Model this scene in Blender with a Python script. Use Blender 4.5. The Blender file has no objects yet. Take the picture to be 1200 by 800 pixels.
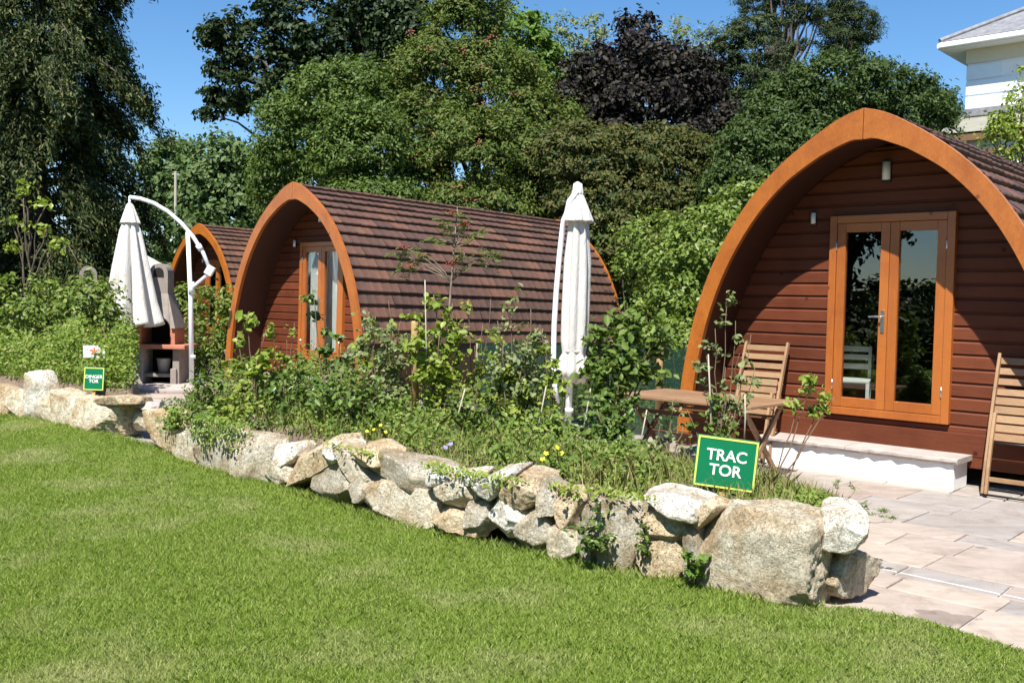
import bpy, bmesh, math, random
import numpy as np
from mathutils import Vector, Matrix, noise
random.seed(7)
RNG = np.random.default_rng(7)
R = math.radians
scene = bpy.context.scene
col = scene.collection

# ------------------------------------------------------------------ camera
F_PX, EYE, ROLL = 1130.0, 1.65, 0.02
PITCH = math.atan(50 / F_PX)
FW = Vector((0, math.cos(PITCH), -math.sin(PITCH)))
U0 = Vector((0, math.sin(PITCH), math.cos(PITCH)))
RT = Vector((1, 0, 0)) * math.cos(ROLL) + U0 * math.sin(ROLL)
UP = U0 * math.cos(ROLL) - Vector((1, 0, 0)) * math.sin(ROLL)
CAM = Vector((0, 0, EYE))
cd = bpy.data.cameras.new('camera')
cam = bpy.data.objects.new('camera', cd)
col.objects.link(cam)
cd.sensor_width = 36
cd.lens = F_PX / 1200 * 36
cd.clip_end = 3000
m = Matrix.Identity(4)
for i in range(3):
    m[i][0], m[i][1], m[i][2], m[i][3] = RT[i], UP[i], -FW[i], CAM[i]
cam.matrix_world = m
scene.camera = cam


def ray(x, y):
    return FW + RT * ((x - 600) / F_PX) - UP * ((y - 400) / F_PX)


def at(x, y, Y):
    """surveyed point: photo bearing (x, y) at world distance Y"""
    d = ray(x, y)
    return CAM + d * (Y / d.y)


def onz(x, y, z=0.0):
    d = ray(x, y)
    return CAM + d * ((z - EYE) / d.z)


# ------------------------------------------------------------------ materials
def nmat(name):
    mt = bpy.data.materials.new(name)
    mt.use_nodes = True
    nt = mt.node_tree
    return mt, nt, nt.nodes['Principled BSDF'], nt.nodes.new, nt.links.new


def ramp_of(nt, cols, interp='LINEAR', pos=None):
    r = nt.nodes.new('ShaderNodeValToRGB')
    r.color_ramp.interpolation = interp
    els = r.color_ramp.elements
    while len(els) < len(cols):
        els.new(0.5)
    for i, c in enumerate(cols):
        els[i].position = pos[i] if pos else i / max(1, len(cols) - 1)
        els[i].color = (*c, 1)
    return r


def mixrgb(nt, a, b, fac, mode='MIX'):
    n = nt.nodes.new('ShaderNodeMix')
    n.data_type = 'RGBA'
    n.blend_type = mode
    for sock, v in ((n.inputs[6], a), (n.inputs[7], b), (n.inputs[0], fac)):
        if hasattr(v, 'links'):
            nt.links.new(v, sock)
        elif isinstance(v, (int, float)):
            sock.default_value = v
        else:
            sock.default_value = (*v, 1)
    return n.outputs[2]


def noise_node(nt, scale, detail=5, rough=.6, vec=None, dist=0.0):
    n = nt.nodes.new('ShaderNodeTexNoise')
    n.inputs['Scale'].default_value = scale
    n.inputs['Detail'].default_value = detail
    n.inputs['Roughness'].default_value = rough
    n.inputs['Distortion'].default_value = dist
    if vec is not None:
        nt.links.new(vec, n.inputs['Vector'])
    return n


def coords(nt, scale=(1, 1, 1), kind='Object'):
    tc = nt.nodes.new('ShaderNodeTexCoord')
    mp = nt.nodes.new('ShaderNodeMapping')
    mp.inputs['Scale'].default_value = scale
    nt.links.new(tc.outputs[kind], mp.inputs['Vector'])
    return mp.outputs['Vector']


def island(nt):
    return nt.nodes.new('ShaderNodeNewGeometry').outputs['Random Per Island']


def bump(nt, bs, h, strength=.3, dist=.01):
    b = nt.nodes.new('ShaderNodeBump')
    b.inputs['Strength'].default_value = strength
    b.inputs['Distance'].default_value = dist
    nt.links.new(h, b.inputs['Height'])
    nt.links.new(b.outputs['Normal'], bs.inputs['Normal'])
    return b


def plain(name, c, rough=.6, metal=0.0, var=.12, scale=6, bmp=0.0, spec=.5):
    mt, nt, bs, new, link = nmat(name)
    n = noise_node(nt, scale, 6, .65, coords(nt))
    lo = tuple(x * (1 - var) for x in c)
    hi = tuple(min(1, x * (1 + var)) for x in c)
    r = ramp_of(nt, [lo, hi], pos=[.3, .7])
    link(n.outputs[0], r.inputs[0])
    link(r.outputs[0], bs.inputs['Base Color'])
    bs.inputs['Roughness'].default_value = rough
    bs.inputs['Metallic'].default_value = metal
    bs.inputs['Specular IOR Level'].default_value = spec
    if bmp:
        n2 = noise_node(nt, scale * 8, 6, .7, coords(nt))
        bump(nt, bs, n2.outputs[0], bmp, .01)
    return mt


def wood(name, cols, stretch=(1, 1, 12), rough=.45, grain=9, coat=0.0, bstr=.15, per_island=True, worn=0.0):
    """timber with grain running across the small components of stretch"""
    mt, nt, bs, new, link = nmat(name)
    v = coords(nt, stretch)
    n = noise_node(nt, grain, 6, .65, v, .6)
    r = ramp_of(nt, cols)
    if per_island:
        ma = new('ShaderNodeMath'); ma.operation = 'MULTIPLY_ADD'
        link(island(nt), ma.inputs[0]); ma.inputs[1].default_value = .45
        ms = new('ShaderNodeMath'); ms.operation = 'MULTIPLY'
        link(n.outputs[0], ms.inputs[0]); ms.inputs[1].default_value = .8
        ms2 = new('ShaderNodeMath'); ms2.operation = 'SUBTRACT'
        link(ms.outputs[0], ms2.inputs[0]); ms2.inputs[1].default_value = .12
        link(ms2.outputs[0], ma.inputs[2])
        link(ma.outputs[0], r.inputs[0])
    else:
        link(n.outputs[0], r.inputs[0])
    out = r.outputs[0]
    # knots and blotches
    n3 = noise_node(nt, 2.3, 4, .6, coords(nt))
    rr = ramp_of(nt, [(1, 1, 1), (.78, .72, .7)], pos=[.45, .75])
    link(n3.outputs[0], rr.inputs[0])
    out = mixrgb(nt, out, rr.outputs[0], 1.0, 'MULTIPLY')
    ng = noise_node(nt, grain * 7, 4, .7, v, .3)
    rg = ramp_of(nt, [(.74, .68, .64), (1.08, 1.06, 1.04)], pos=[.3, .62])
    link(ng.outputs[0], rg.inputs[0])
    out = mixrgb(nt, out, rg.outputs[0], .8, 'MULTIPLY')
    vo = new('ShaderNodeTexVoronoi'); vo.inputs['Scale'].default_value = 3.2; link(coords(nt), vo.inputs['Vector'])
    rk = ramp_of(nt, [(.34, .26, .22), (1, 1, 1)], pos=[.045, .085])
    link(vo.outputs['Distance'], rk.inputs[0])
    out = mixrgb(nt, out, rk.outputs[0], .85, 'MULTIPLY')
    link(out, bs.inputs['Base Color'])
    bs.inputs['Roughness'].default_value = rough
    bs.inputs['Coat Weight'].default_value = coat
    bs.inputs['Coat Roughness'].default_value = .25
    bump(nt, bs, n.outputs[0], bstr, .004)
    return mt


def leafmat(name, cols, trans=.3, rough=.55, spec=.2, patch=None):
    spec = min(spec, .28)
    """foliage: colour differs leaf by leaf, light passes through"""
    mt, nt, bs, new, link = nmat(name)
    r = ramp_of(nt, cols)
    link(island(nt), r.inputs[0])
    out = r.outputs[0]
    if patch:
        n = noise_node(nt, patch[0], 3, .6, coords(nt, kind='Object'))
        pr = ramp_of(nt, [(0, 0, 0), (1, 1, 1)], pos=[patch[2], patch[3]])
        link(n.outputs[0], pr.inputs[0])
        out = mixrgb(nt, out, patch[1], pr.outputs[0])
    link(out, bs.inputs['Base Color'])
    bs.inputs['Roughness'].default_value = rough
    bs.inputs['Specular IOR Level'].default_value = spec
    tr = new('ShaderNodeBsdfTranslucent')
    tc = mixrgb(nt, out, (1.0, 1.0, .35), 1.0, 'MULTIPLY')
    link(tc, tr.inputs['Color'])
    mx = new('ShaderNodeMixShader')
    mx.inputs[0].default_value = trans
    link(bs.outputs[0], mx.inputs[1]); link(tr.outputs[0], mx.inputs[2])
    link(mx.outputs[0], nt.nodes['Material Output'].inputs['Surface'])
    return mt


def rockmat(name, base, warm, dark, moss=None):
    mt, nt, bs, new, link = nmat(name)
    tc = coords(nt)
    oi = new('ShaderNodeObjectInfo')
    n1 = noise_node(nt, 5, 6, .7, tc, .3)
    r1 = ramp_of(nt, [dark, warm, base, tuple(min(1, c * 1.12) for c in base)], pos=[.25, .42, .56, .8])
    link(n1.outputs[0], r1.inputs[0])
    out = r1.outputs[0]
    n2 = noise_node(nt, 60, 3, .7, tc)                 # granite speckle
    r2 = ramp_of(nt, [(.42, .40, .36), (1, 1, 1), (1.25, 1.25, 1.22)], pos=[.30, .48, .75])
    link(n2.outputs[0], r2.inputs[0])
    out = mixrgb(nt, out, r2.outputs[0], .8, 'MULTIPLY')
    n3 = noise_node(nt, 9, 5, .75, tc, 1.0)            # lichen
    r3 = ramp_of(nt, [(0, 0, 0), (1, 1, 1)], pos=[.58, .66])
    link(n3.outputs[0], r3.inputs[0])
    out = mixrgb(nt, out, moss or (.2, .19, .12), mixrgb(nt, (0, 0, 0), r3.outputs[0], .6))
    n4 = noise_node(nt, 3.1, 3, .6, tc)
    r4 = ramp_of(nt, [(.86, .74, .6), (1, 1, 1)], pos=[.35, .55])
    link(n4.outputs[0], r4.inputs[0])
    out = mixrgb(nt, out, r4.outputs[0], .8, 'MULTIPLY')
    hv = new('ShaderNodeHueSaturation')
    mr = new('ShaderNodeMapRange')
    mr.inputs['To Min'].default_value = 1.08; mr.inputs['To Max'].default_value = 1.38
    link(oi.outputs['Random'], mr.inputs['Value'])
    link(mr.outputs[0], hv.inputs['Value']); link(out, hv.inputs['Color'])
    link(hv.outputs[0], bs.inputs['Base Color'])
    bs.inputs['Roughness'].default_value = .9
    bs.inputs['Specular IOR Level'].default_value = .2
    nb = noise_node(nt, 30, 10, .8, tc, .2)
    vc = new('ShaderNodeTexVoronoi'); vc.feature = 'DISTANCE_TO_EDGE'; vc.inputs['Scale'].default_value = 7
    nd = noise_node(nt, 6, 4, .6, tc); va = new('ShaderNodeVectorMath'); va.operation = 'ADD'; link(tc, va.inputs[0]); link(nd.outputs['Color'], va.inputs[1]); link(va.outputs[0], vc.inputs['Vector'])
    rc = ramp_of(nt, [(0, 0, 0), (1, 1, 1)], pos=[0, .06]); link(vc.outputs['Distance'], rc.inputs[0])
    bump(nt, bs, mixrgb(nt, nb.outputs[0], rc.outputs[0], .22), 1.0, .035)
    return mt


M = {}
M['arch'] = wood('varnished_orange_timber', [(.26, .070, .010), (.42, .132, .018), (.50, .18, .030)], (2, 2, 1.0), .38, 4, .35, .08)
M['frame'] = wood('door_frame_timber', [(.26, .072, .014), (.40, .125, .024), (.47, .16, .034)], (14, 14, 1.2), .38, 5, .3, .06)
M['board'] = wood('red_brown_cladding', [(.075, .021, .009), (.135, .037, .015), (.20, .058, .022)], (1.2, 8, 14), .6, 4, 0, .25)
M['board'].node_tree.nodes['Principled BSDF'].inputs['Specular IOR Level'].default_value = .25
M['lining'] = wood('dark_porch_lining', [(.026, .008, .004), (.044, .013, .006), (.06, .018, .009)], (6, .8, 6), .55, 4, .1, .2)  # timber darkened further, putting some of the porch shade into its colour
M['dark'] = plain('dark_interior', (.02, .014, .011), .8)
M['floor_in'] = wood('pod_floor', [(.10, .06, .035), (.16, .1, .06)], (6, 1, 1), .4, 5)
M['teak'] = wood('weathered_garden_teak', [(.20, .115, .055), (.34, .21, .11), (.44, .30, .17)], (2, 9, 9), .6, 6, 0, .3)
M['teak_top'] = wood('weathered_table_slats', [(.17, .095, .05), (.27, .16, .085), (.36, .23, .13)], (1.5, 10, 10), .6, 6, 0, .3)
M['teak_dark'] = wood('shade_toned_leg_timber', [(.11, .055, .028), (.2, .105, .05)], (9, 9, 2), .6, 6, 0, .3)  # darker copy of the teak; shade under the table put into its colour
M['stake'] = wood('pale_round_stake', [(.42, .27, .11), (.55, .38, .17)], (8, 8, 1), .7, 5)
M['cane'] = plain('pale_cane', (.40, .36, .28), .7)
M['white_paint'] = plain('white_render', (.82, .82, .80), .75, var=.05, scale=3, bmp=.15)
M['white_metal'] = plain('white_powder_coat', (.78, .80, .82), .35, var=.04)
M['chrome'] = plain('brushed_metal', (.62, .62, .62), .3, 1.0, var=.05)
M['black'] = plain('black_plastic', (.02, .02, .02), .5)
M['bark'] = plain('bark', (.10, .075, .055), .9, var=.45, scale=8, bmp=.8)
M['bark_pale'] = plain('pale_bark', (.24, .19, .14), .9, var=.35, scale=10, bmp=.6)
M['twig'] = plain('young_twig', (.16, .11, .07), .8, var=.3)
M['rock'] = rockmat('pale_granite', (.60, .545, .43), (.48, .40, .28), (.23, .19, .14))
M['rock_mossy'] = rockmat('lichened_granite', (.48, .44, .36), (.36, .305, .21), (.17, .145, .105), (.12, .12, .05))
M['rock_tan'] = rockmat('tan_granite', (.56, .455, .31), (.45, .34, .21), (.23, .17, .11))
M['rock_white'] = rockmat('white_granite', (.70, .67, .60), (.56, .51, .43), (.28, .25, .21))
M['slab'] = plain('sandstone_slab', (.40, .345, .31), .85, var=.2, scale=5, bmp=.5)
M['concrete'] = plain('pinkish_concrete', (.26, .222, .195), .9, var=.15, scale=9, bmp=.4)
M['roughcast'] = plain('roughcast_concrete', (.38, .35, .31), .95, var=.3, scale=24, bmp=1.0)
M['terracotta'] = plain('terracotta', (.44, .17, .10), .8, var=.15, scale=8, bmp=.2)
M['flat_black'] = plain('soot_and_hole_black', (.012, .011, .01), .95)  # firebox soot; also blackens the smoke hole and the shelf back
M['zinc'] = plain('grey_bucket', (.42, .42, .41), .5, .3)
M['green_sign'] = plain('green_sign_paint', (.004, .15, .062), .3, var=.05, scale=3)
M['yellow_line'] = plain('yellow_sign_line', (.62, .66, .12), .4, var=.05)
M['white_letter'] = plain('white_letter', (.85, .85, .85), .4, var=.02)
M['slate'] = plain('slate_roof', (.20, .20, .215), .7, var=.35, scale=5, bmp=.4)
M['verandah'] = plain('verandah_sheet', (.25, .24, .19), .7, var=.15, scale=2)
M['brown_paint'] = plain('brown_fascia', (.20, .10, .05), .6)
M['house_wall'] = plain('white_house_wall', (.78, .79, .80), .8, var=.07, scale=.8)
M['house_band'] = plain('cream_band', (.62, .56, .43), .8, var=.04)
M['quoin'] = plain('pale_blue_quoin', (.72, .80, .86), .8, var=.03)
M['curtain'] = plain('white_curtain', (.80, .79, .77), .9, var=.04)
M['soil'] = plain('bed_soil', (.17, .12, .085), .95, var=.4, scale=9, bmp=.9)
M['berry'] = plain('red_berry', (.30, .05, .03), .5, var=.3, scale=40)
M['umbel'] = plain('rusty_berry_cluster', (.24, .075, .04), .7, var=.4, scale=20)
M['yellow'] = plain('yellow_petal', (.80, .66, .03), .5, var=.1)
M['purple'] = plain('violet_petal', (.28, .22, .55), .5, var=.15)
M['white_petal'] = plain('white_petal', (.8, .8, .78), .5, var=.1)
M['diffuser'] = plain('opal_lamp_cover', (.75, .75, .70), .3, var=.02)

# glass: fresnel mirror over clear
mt, nt, bs, new, link = nmat('window_glass')
nt.nodes.remove(bs)
gl = new('ShaderNodeBsdfGlossy'); gl.inputs['Roughness'].default_value = .0; gl.inputs['Color'].default_value = (.95, .97, 1, 1)
tp = new('ShaderNodeBsdfTransparent'); tp.inputs['Color'].default_value = (.90, .93, .91, 1)
lw = new('ShaderNodeLayerWeight'); lw.inputs['Blend'].default_value = .5
fr = new('ShaderNodeMapRange'); fr.inputs['From Min'].default_value = 0; fr.inputs['From Max'].default_value = 1; fr.inputs['To Min'].default_value = .075; fr.inputs['To Max'].default_value = .85
pw = new('ShaderNodeMath'); pw.operation = 'POWER'; pw.inputs[1].default_value = 2.2; link(lw.outputs['Facing'], pw.inputs[0]); link(pw.outputs[0], fr.inputs['Value'])
mx = new('ShaderNodeMixShader')
link(fr.outputs[0], mx.inputs[0]); link(tp.outputs[0], mx.inputs[1]); link(gl.outputs[0], mx.inputs[2])
link(mx.outputs[0], nt.nodes['Material Output'].inputs['Surface'])
M['glass'] = mt

# roof tiles
mt, nt, bs, new, link = nmat('brown_roof_tile')
r = ramp_of(nt, [(.082, .046, .034), (.106, .057, .040), (.126, .064, .043), (.165, .080, .05)], pos=[0, .4, .75, 1])
link(island(nt), r.inputs[0])
n = noise_node(nt, 7, 6, .7, coords(nt))
rr = ramp_of(nt, [(.72, .72, .74), (1.12, 1.08, 1.05)], pos=[.3, .7])
link(n.outputs[0], rr.inputs[0])
link(mixrgb(nt, r.outputs[0], rr.outputs[0], 1.0, 'MULTIPLY'), bs.inputs['Base Color'])
bs.inputs['Roughness'].default_value = .62
nb = noise_node(nt, 90, 4, .7, coords(nt)); bump(nt, bs, nb.outputs[0], .25, .005)
M['tile'] = mt

# paving
mt, nt, bs, new, link = nmat('sandstone_paving')
r = ramp_of(nt, [(.35, .29, .25), (.40, .335, .29), (.36, .325, .295), (.44, .37, .31), (.33, .30, .28), (.45, .38, .30)], 'CONSTANT')
link(island(nt), r.inputs[0])
v = coords(nt, (1.2, 5, 1))
n = noise_node(nt, 2.0, 7, .65, v, .5)
rr = ramp_of(nt, [(.80, .78, .77), (1.06, 1.05, 1.03)], pos=[.3, .7])
link(n.outputs[0], rr.inputs[0])
o = mixrgb(nt, r.outputs[0], rr.outputs[0], 1.0, 'MULTIPLY')
n2 = noise_node(nt, .9, 4, .7, coords(nt), .4)
r2 = ramp_of(nt, [(.72, .66, .62), (1, 1, 1)], pos=[.3, .5])
link(n2.outputs[0], r2.inputs[0])
o = mixrgb(nt, o, r2.outputs[0], .6, 'MULTIPLY')
tcg = coords(nt)
nw_ = noise_node(nt, 9, 5, .7, tcg)


def vmath(op, a, b=None):
    n_ = nt.nodes.new('ShaderNodeVectorMath'); n_.operation = op
    for i_, q_ in enumerate((a, b)):
        if q_ is None:
            continue
        if hasattr(q_, 'links'):
            nt.links.new(q_, n_.inputs[i_])
        else:
            n_.inputs[i_].default_value = q_
    return n_.outputs['Value' if op in ('DOT_PRODUCT', 'LENGTH') else 0]


def smath(op, a, b=None):
    n_ = nt.nodes.new('ShaderNodeMath'); n_.operation = op
    for i_, q_ in enumerate((a, b)):
        if q_ is None:
            continue
        if hasattr(q_, 'links'):
            nt.links.new(q_, n_.inputs[i_])
        else:
            n_.inputs[i_].default_value = q_
    return n_.outputs[0]


def stain(o, px, py, r0, tone):
    p_ = onz(px, py)
    d_ = vmath('LENGTH', vmath('MULTIPLY', vmath('SUBTRACT', tcg, (p_.x, p_.y, 0)), (.8, 1.0, 0)))
    d_ = smath('ADD', d_, smath('MULTIPLY', nw_.outputs[0], r0 * 1.5))
    rs = ramp_of(nt, [(1, 1, 1), (0, 0, 0)], pos=[0, 1])
    rs.color_ramp.elements[0].position = r0 * 1.55; rs.color_ramp.elements[1].position = r0 * 1.75
    nt.links.new(d_, rs.inputs[0])
    return mixrgb(nt, o, tone, smath('MULTIPLY', rs.outputs[0], .75))


for px_, py_, r0_ in ((1108, 722, .13), (1084, 715, .05), (1072, 728, .03), (1150, 640, .04)):
    o = stain(o, px_, py_, r0_, (.20, .155, .13))
a_, b_ = onz(1034, 665), onz(1215, 703)
n_ = Vector((-(b_ - a_).y, (b_ - a_).x, 0)).normalized()
dd = smath('ABSOLUTE', vmath('DOT_PRODUCT', vmath('SUBTRACT', tcg, tuple(a_)), tuple(n_)))
dd = smath('ADD', dd, smath('MULTIPLY', nw_.outputs[0], .012))
rs = ramp_of(nt, [(1, 1, 1), (0, 0, 0)], pos=[.012, .020]); link(dd, rs.inputs[0])
al = smath('GREATER_THAN', vmath('DOT_PRODUCT', vmath('SUBTRACT', tcg, tuple(a_)), tuple((b_ - a_).normalized())), 0.0)
o = mixrgb(nt, o, (.62, .60, .56), smath('MULTIPLY', smath('MULTIPLY', rs.outputs[0], al), .85))
nd_ = noise_node(nt, 3.5, 8, .75, tcg, .6)
rd_ = ramp_of(nt, [(.70, .66, .60), (1, 1, 1)], pos=[.36, .52]); link(nd_.outputs[0], rd_.inputs[0])
o = mixrgb(nt, o, rd_.outputs[0], .7, 'MULTIPLY')
link(o, bs.inputs['Base Color']); bs.inputs['Roughness'].default_value = .85
nb = noise_node(nt, 14, 8, .7, coords(nt)); bump(nt, bs, nb.outputs[0], .5, .01)
M['paving'] = mt
M['mortar'] = plain('pale_mortar', (.42, .39, .36), .95, var=.15, scale=8, bmp=.3)

# umbrella cloth
mt, nt, bs, new, link = nmat('cream_canopy_cloth')
n = noise_node(nt, 3, 6, .7, coords(nt))
r = ramp_of(nt, [(.60, .55, .46), (.75, .72, .66), (.80, .79, .75)], pos=[.28, .42, .7])
link(n.outputs[0], r.inputs[0])
link(r.outputs[0], bs.inputs['Base Color']); bs.inputs['Roughness'].default_value = .9
nw = noise_node(nt, 5, 6, .6, coords(nt, (3.5, 3.5, .8)), .6); bump(nt, bs, nw.outputs[0], .5, .05)
tr_ = new('ShaderNodeBsdfTranslucent'); link(r.outputs[0], tr_.inputs['Color']); mx_ = new('ShaderNodeMixShader'); mx_.inputs[0].default_value = .25
link(bs.outputs[0], mx_.inputs[1]); link(tr_.outputs[0], mx_.inputs[2]); link(mx_.outputs[0], nt.nodes['Material Output'].inputs['Surface'])
M['canopy'] = mt

# green windbreak net, woven: part of the light passes through
mt, nt, bs, new, link = nmat('green_windbreak_net')
v = coords(nt)
w1 = new('ShaderNodeTexWave'); w1.inputs['Scale'].default_value = 60; w1.bands_direction = 'Z'; link(v, w1.inputs['Vector'])
bs.inputs['Base Color'].default_value = (.002, .030, .012, 1); bs.inputs['Roughness'].default_value = .7
tp = new('ShaderNodeBsdfTransparent'); mx = new('ShaderNodeMixShader')
mr = new('ShaderNodeMapRange'); mr.inputs['To Min'].default_value = .12; mr.inputs['To Max'].default_value = .4
link(w1.outputs[0], mr.inputs['Value']); link(mr.outputs[0], mx.inputs[0])
link(bs.outputs[0], mx.inputs[1]); link(tp.outputs[0], mx.inputs[2])
link(mx.outputs[0], nt.nodes['Material Output'].inputs['Surface'])
M['net'] = mt

# picture plaque
mt, nt, bs, new, link = nmat('worn_white_plaque')
n = noise_node(nt, 30, 4, .7, coords(nt))
r = ramp_of(nt, [(.35, .36, .38), (.75, .75, .75)], pos=[.35, .55]); link(n.outputs[0], r.inputs[0])
link(r.outputs[0], bs.inputs['Base Color']); M['plaque'] = mt
M['orange'] = plain('orange_paint', (.55, .13, .03), .5)

# lawn soil and grass
mt, nt, bs, new, link = nmat('lawn_turf')
n = noise_node(nt, 1.1, 5, .65, coords(nt), .5)
r = ramp_of(nt, [(.13, .21, .03), (.17, .25, .038), (.27, .29, .11)], pos=[.3, .55, .8])
link(n.outputs[0], r.inputs[0])
n2 = noise_node(nt, 45, 4, .7, coords(nt))
r2 = ramp_of(nt, [(.55, .55, .5), (1.15, 1.15, 1.1)], pos=[.3, .7]); link(n2.outputs[0], r2.inputs[0])
link(mixrgb(nt, r.outputs[0], r2.outputs[0], 1, 'MULTIPLY'), bs.inputs['Base Color'])
bs.inputs['Roughness'].default_value = .95; bs.inputs['Specular IOR Level'].default_value = .1
bump(nt, bs, n2.outputs[0], 1, .02)
M['turf'] = mt
M['earth'] = plain('rough_ground', (.085, .10, .035), .95, var=.5, scale=1.5, bmp=.5)
M['blade'] = leafmat('grass_blade', [(.15, .24, .029), (.237, .355, .05), (.33, .44, .08), (.50, .53, .22)], .4, .55, .3,
                     (.9, (.52, .53, .27), .50, .76))
M['weed'] = leafmat('bed_weed_leaf', [(.12, .20, .03), (.18, .275, .045), (.25, .34, .07), (.36, .38, .13)], .4)
M['dry'] = leafmat('dry_grass_leaf', [(.40, .34, .15), (.28, .29, .09), (.50, .42, .22)], .3)
M['ivy'] = leafmat('glossy_leaf', [(.06, .11, .022), (.095, .16, .03), (.14, .21, .045)], .25, .35, .5)
M['bright'] = leafmat('yellow_green_leaf', [(.17, .25, .035), (.24, .32, .05), (.35, .40, .09)], .38, .4, .45)
M['mid'] = leafmat('mid_green_leaf', [(.075, .13, .024), (.12, .185, .034), (.17, .235, .055)], .3, .45)
M['grey_green'] = leafmat('grey_green_leaf', [(.13, .175, .06), (.19, .235, .09), (.28, .32, .16)], .3)
M['conifer'] = leafmat('conifer_spray', [(.012, .027, .008), (.024, .045, .011), (.055, .078, .020), (.17, .175, .055)], .2, .6, .25)
M['oakdark'] = leafmat('dark_oak_leaf', [(.014, .030, .009), (.024, .045, .013), (.042, .064, .02)], .2, .5, .2)
M['roundtree'] = leafmat('bay_green_leaf', [(.055, .10, .02), (.09, .145, .028), (.14, .19, .043)], .28, .45)
M['rowan'] = leafmat('rowan_leaf', [(.05, .092, .016), (.084, .135, .022), (.13, .18, .036), (.17, .155, .05)], .3)
M['fresh'] = leafmat('fresh_green_leaf', [(.08, .16, .022), (.12, .21, .032), (.17, .25, .045)], .35)
M['purple_leaf'] = leafmat('purple_leaf', [(.012, .009, .009), (.020, .014, .013), (.034, .034, .018)], .12, .55, .2)
M['beech'] = leafmat('coppery_beech_leaf', [(.036, .058, .013), (.062, .088, .02), (.105, .105, .028), (.15, .125, .04)], .3)
M['laurel'] = leafmat('laurel_leaf', [(.09, .15, .024), (.15, .22, .035), (.24, .29, .07)], .3, .42, .4)
M['evergreen'] = leafmat('dark_evergreen_leaf', [(.030, .058, .013), (.052, .088, .02), (.09, .13, .035)], .25, .5, .2)
M['pine'] = leafmat('pine_needle', [(.022, .042, .013), (.04, .065, .02), (.07, .09, .026)], .15, .6, .25)
M['hill'] = leafmat('far_tree_leaf', [(.06, .11, .035), (.095, .15, .045), (.14, .19, .065)], .25)


# ------------------------------------------------------------------ builders
def link_obj(name, me, mat, parent=None):
    o = bpy.data.objects.new(name, me)
    if mat is not None and not me.materials:
        me.materials.append(mat)
    col.objects.link(o)
    if parent is not None:
        o.parent = parent
    return o


class MB:
    def __init__(self):
        self.v, self.f = [], []

    def add(self, vs, fs):
        b = len(self.v)
        self.v += [tuple(p) for p in vs]
        self.f += [tuple(b + i for i in q) for q in fs]

    def box(self, c, s, rot=None):
        hx, hy, hz = s[0] / 2, s[1] / 2, s[2] / 2
        vs = [Vector((x, y, z)) for z in (-hz, hz) for y in (-hy, hy) for x in (-hx, hx)]
        if rot is not None:
            vs = [rot @ p for p in vs]
        c = Vector(c)
        self.add([p + c for p in vs], [(0, 2, 3, 1), (4, 5, 7, 6), (0, 1, 5, 4), (1, 3, 7, 5), (3, 2, 6, 7), (2, 0, 4, 6)])

    def bar(self, a, b, w, t, side=Vector((1, 0, 0))):
        """rectangular bar from a to b, w along side, t across"""
        a, b = Vector(a), Vector(b)
        z = (b - a).normalized()
        x = (Vector(side) - z * Vector(side).dot(z)).normalized()
        y = z.cross(x)
        rot = Matrix((x, y, z)).transposed()
        self.box((a + b) / 2, (w, t, (b - a).length), rot)

    def tube(self, pts, rad, n=8, cap=True):
        pts = [Vector(p) for p in pts]
        k = len(pts)
        if not hasattr(rad, '__len__'):
            rad = [rad] * k
        vs, fs = [], []
        ref = Vector((0, 0, 1))
        for i, p in enumerate(pts):
            t = (pts[min(i + 1, k - 1)] - pts[max(i - 1, 0)])
            if t.length < 1e-9:
                t = Vector((0, 0, 1))
            t.normalize()
            if abs(t.dot(ref)) > .97:
                x = t.cross(Vector((0, 1, 0))).normalized()
            else:
                x = t.cross(ref).normalized()
            if i and x.dot(px) < 0:
                x = -x
            px = x
            y = t.cross(x)
            for j in range(n):
                a = 2 * math.pi * j / n
                vs.append(p + (x * math.cos(a) + y * math.sin(a)) * rad[i])
        for i in range(k - 1):
            for j in range(n):
                fs.append((i * n + j, i * n + (j + 1) % n, (i + 1) * n + (j + 1) % n, (i + 1) * n + j))
        if cap:
            fs.append(tuple(range(n - 1, -1, -1)))
            fs.append(tuple((k - 1) * n + j for j in range(n)))
        self.add(vs, fs)

    def lathe(self, prof, c=(0, 0, 0), n=24, fn=None):
        vs, fs = [], []
        for (r, z) in prof:
            for j in range(n):
                a = 2 * math.pi * j / n
                q = r * (fn(a, z) if fn else 1)
                vs.append((c[0] + q * math.cos(a), c[1] + q * math.sin(a), c[2] + z))
        for i in range(len(prof) - 1):
            for j in range(n):
                fs.append((i * n + j, i * n + (j + 1) % n, (i + 1) * n + (j + 1) % n, (i + 1) * n + j))
        self.add(vs, fs)

    def prism(self, poly, y0, y1):
        """polygon in x,z extruded along y"""
        n = len(poly)
        vs = [(p[0], y0, p[1]) for p in poly] + [(p[0], y1, p[1]) for p in poly]
        fs = [tuple(range(n)), tuple(range(2 * n - 1, n - 1, -1))]
        fs += [(i, i + n, (i + 1) % n + n, (i + 1) % n) for i in range(n)]
        self.add(vs, fs)

    def build(self, name, mat, parent=None, smooth=False, bevel=0.0, fix=True):
        me = bpy.data.meshes.new(name)
        me.from_pydata(self.v, [], self.f)
        if fix:
            bm = bmesh.new(); bm.from_mesh(me)
            bmesh.ops.recalc_face_normals(bm, faces=bm.faces)
            bm.to_mesh(me); bm.free()
        if smooth:
            me.shade_smooth()
        o = link_obj(name, me, mat, parent)
        if bevel:
            b = o.modifiers.new('bevel', 'BEVEL')
            b.width = bevel; b.segments = 2; b.limit_method = 'ANGLE'; b.angle_limit = R(35)
        return o


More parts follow.
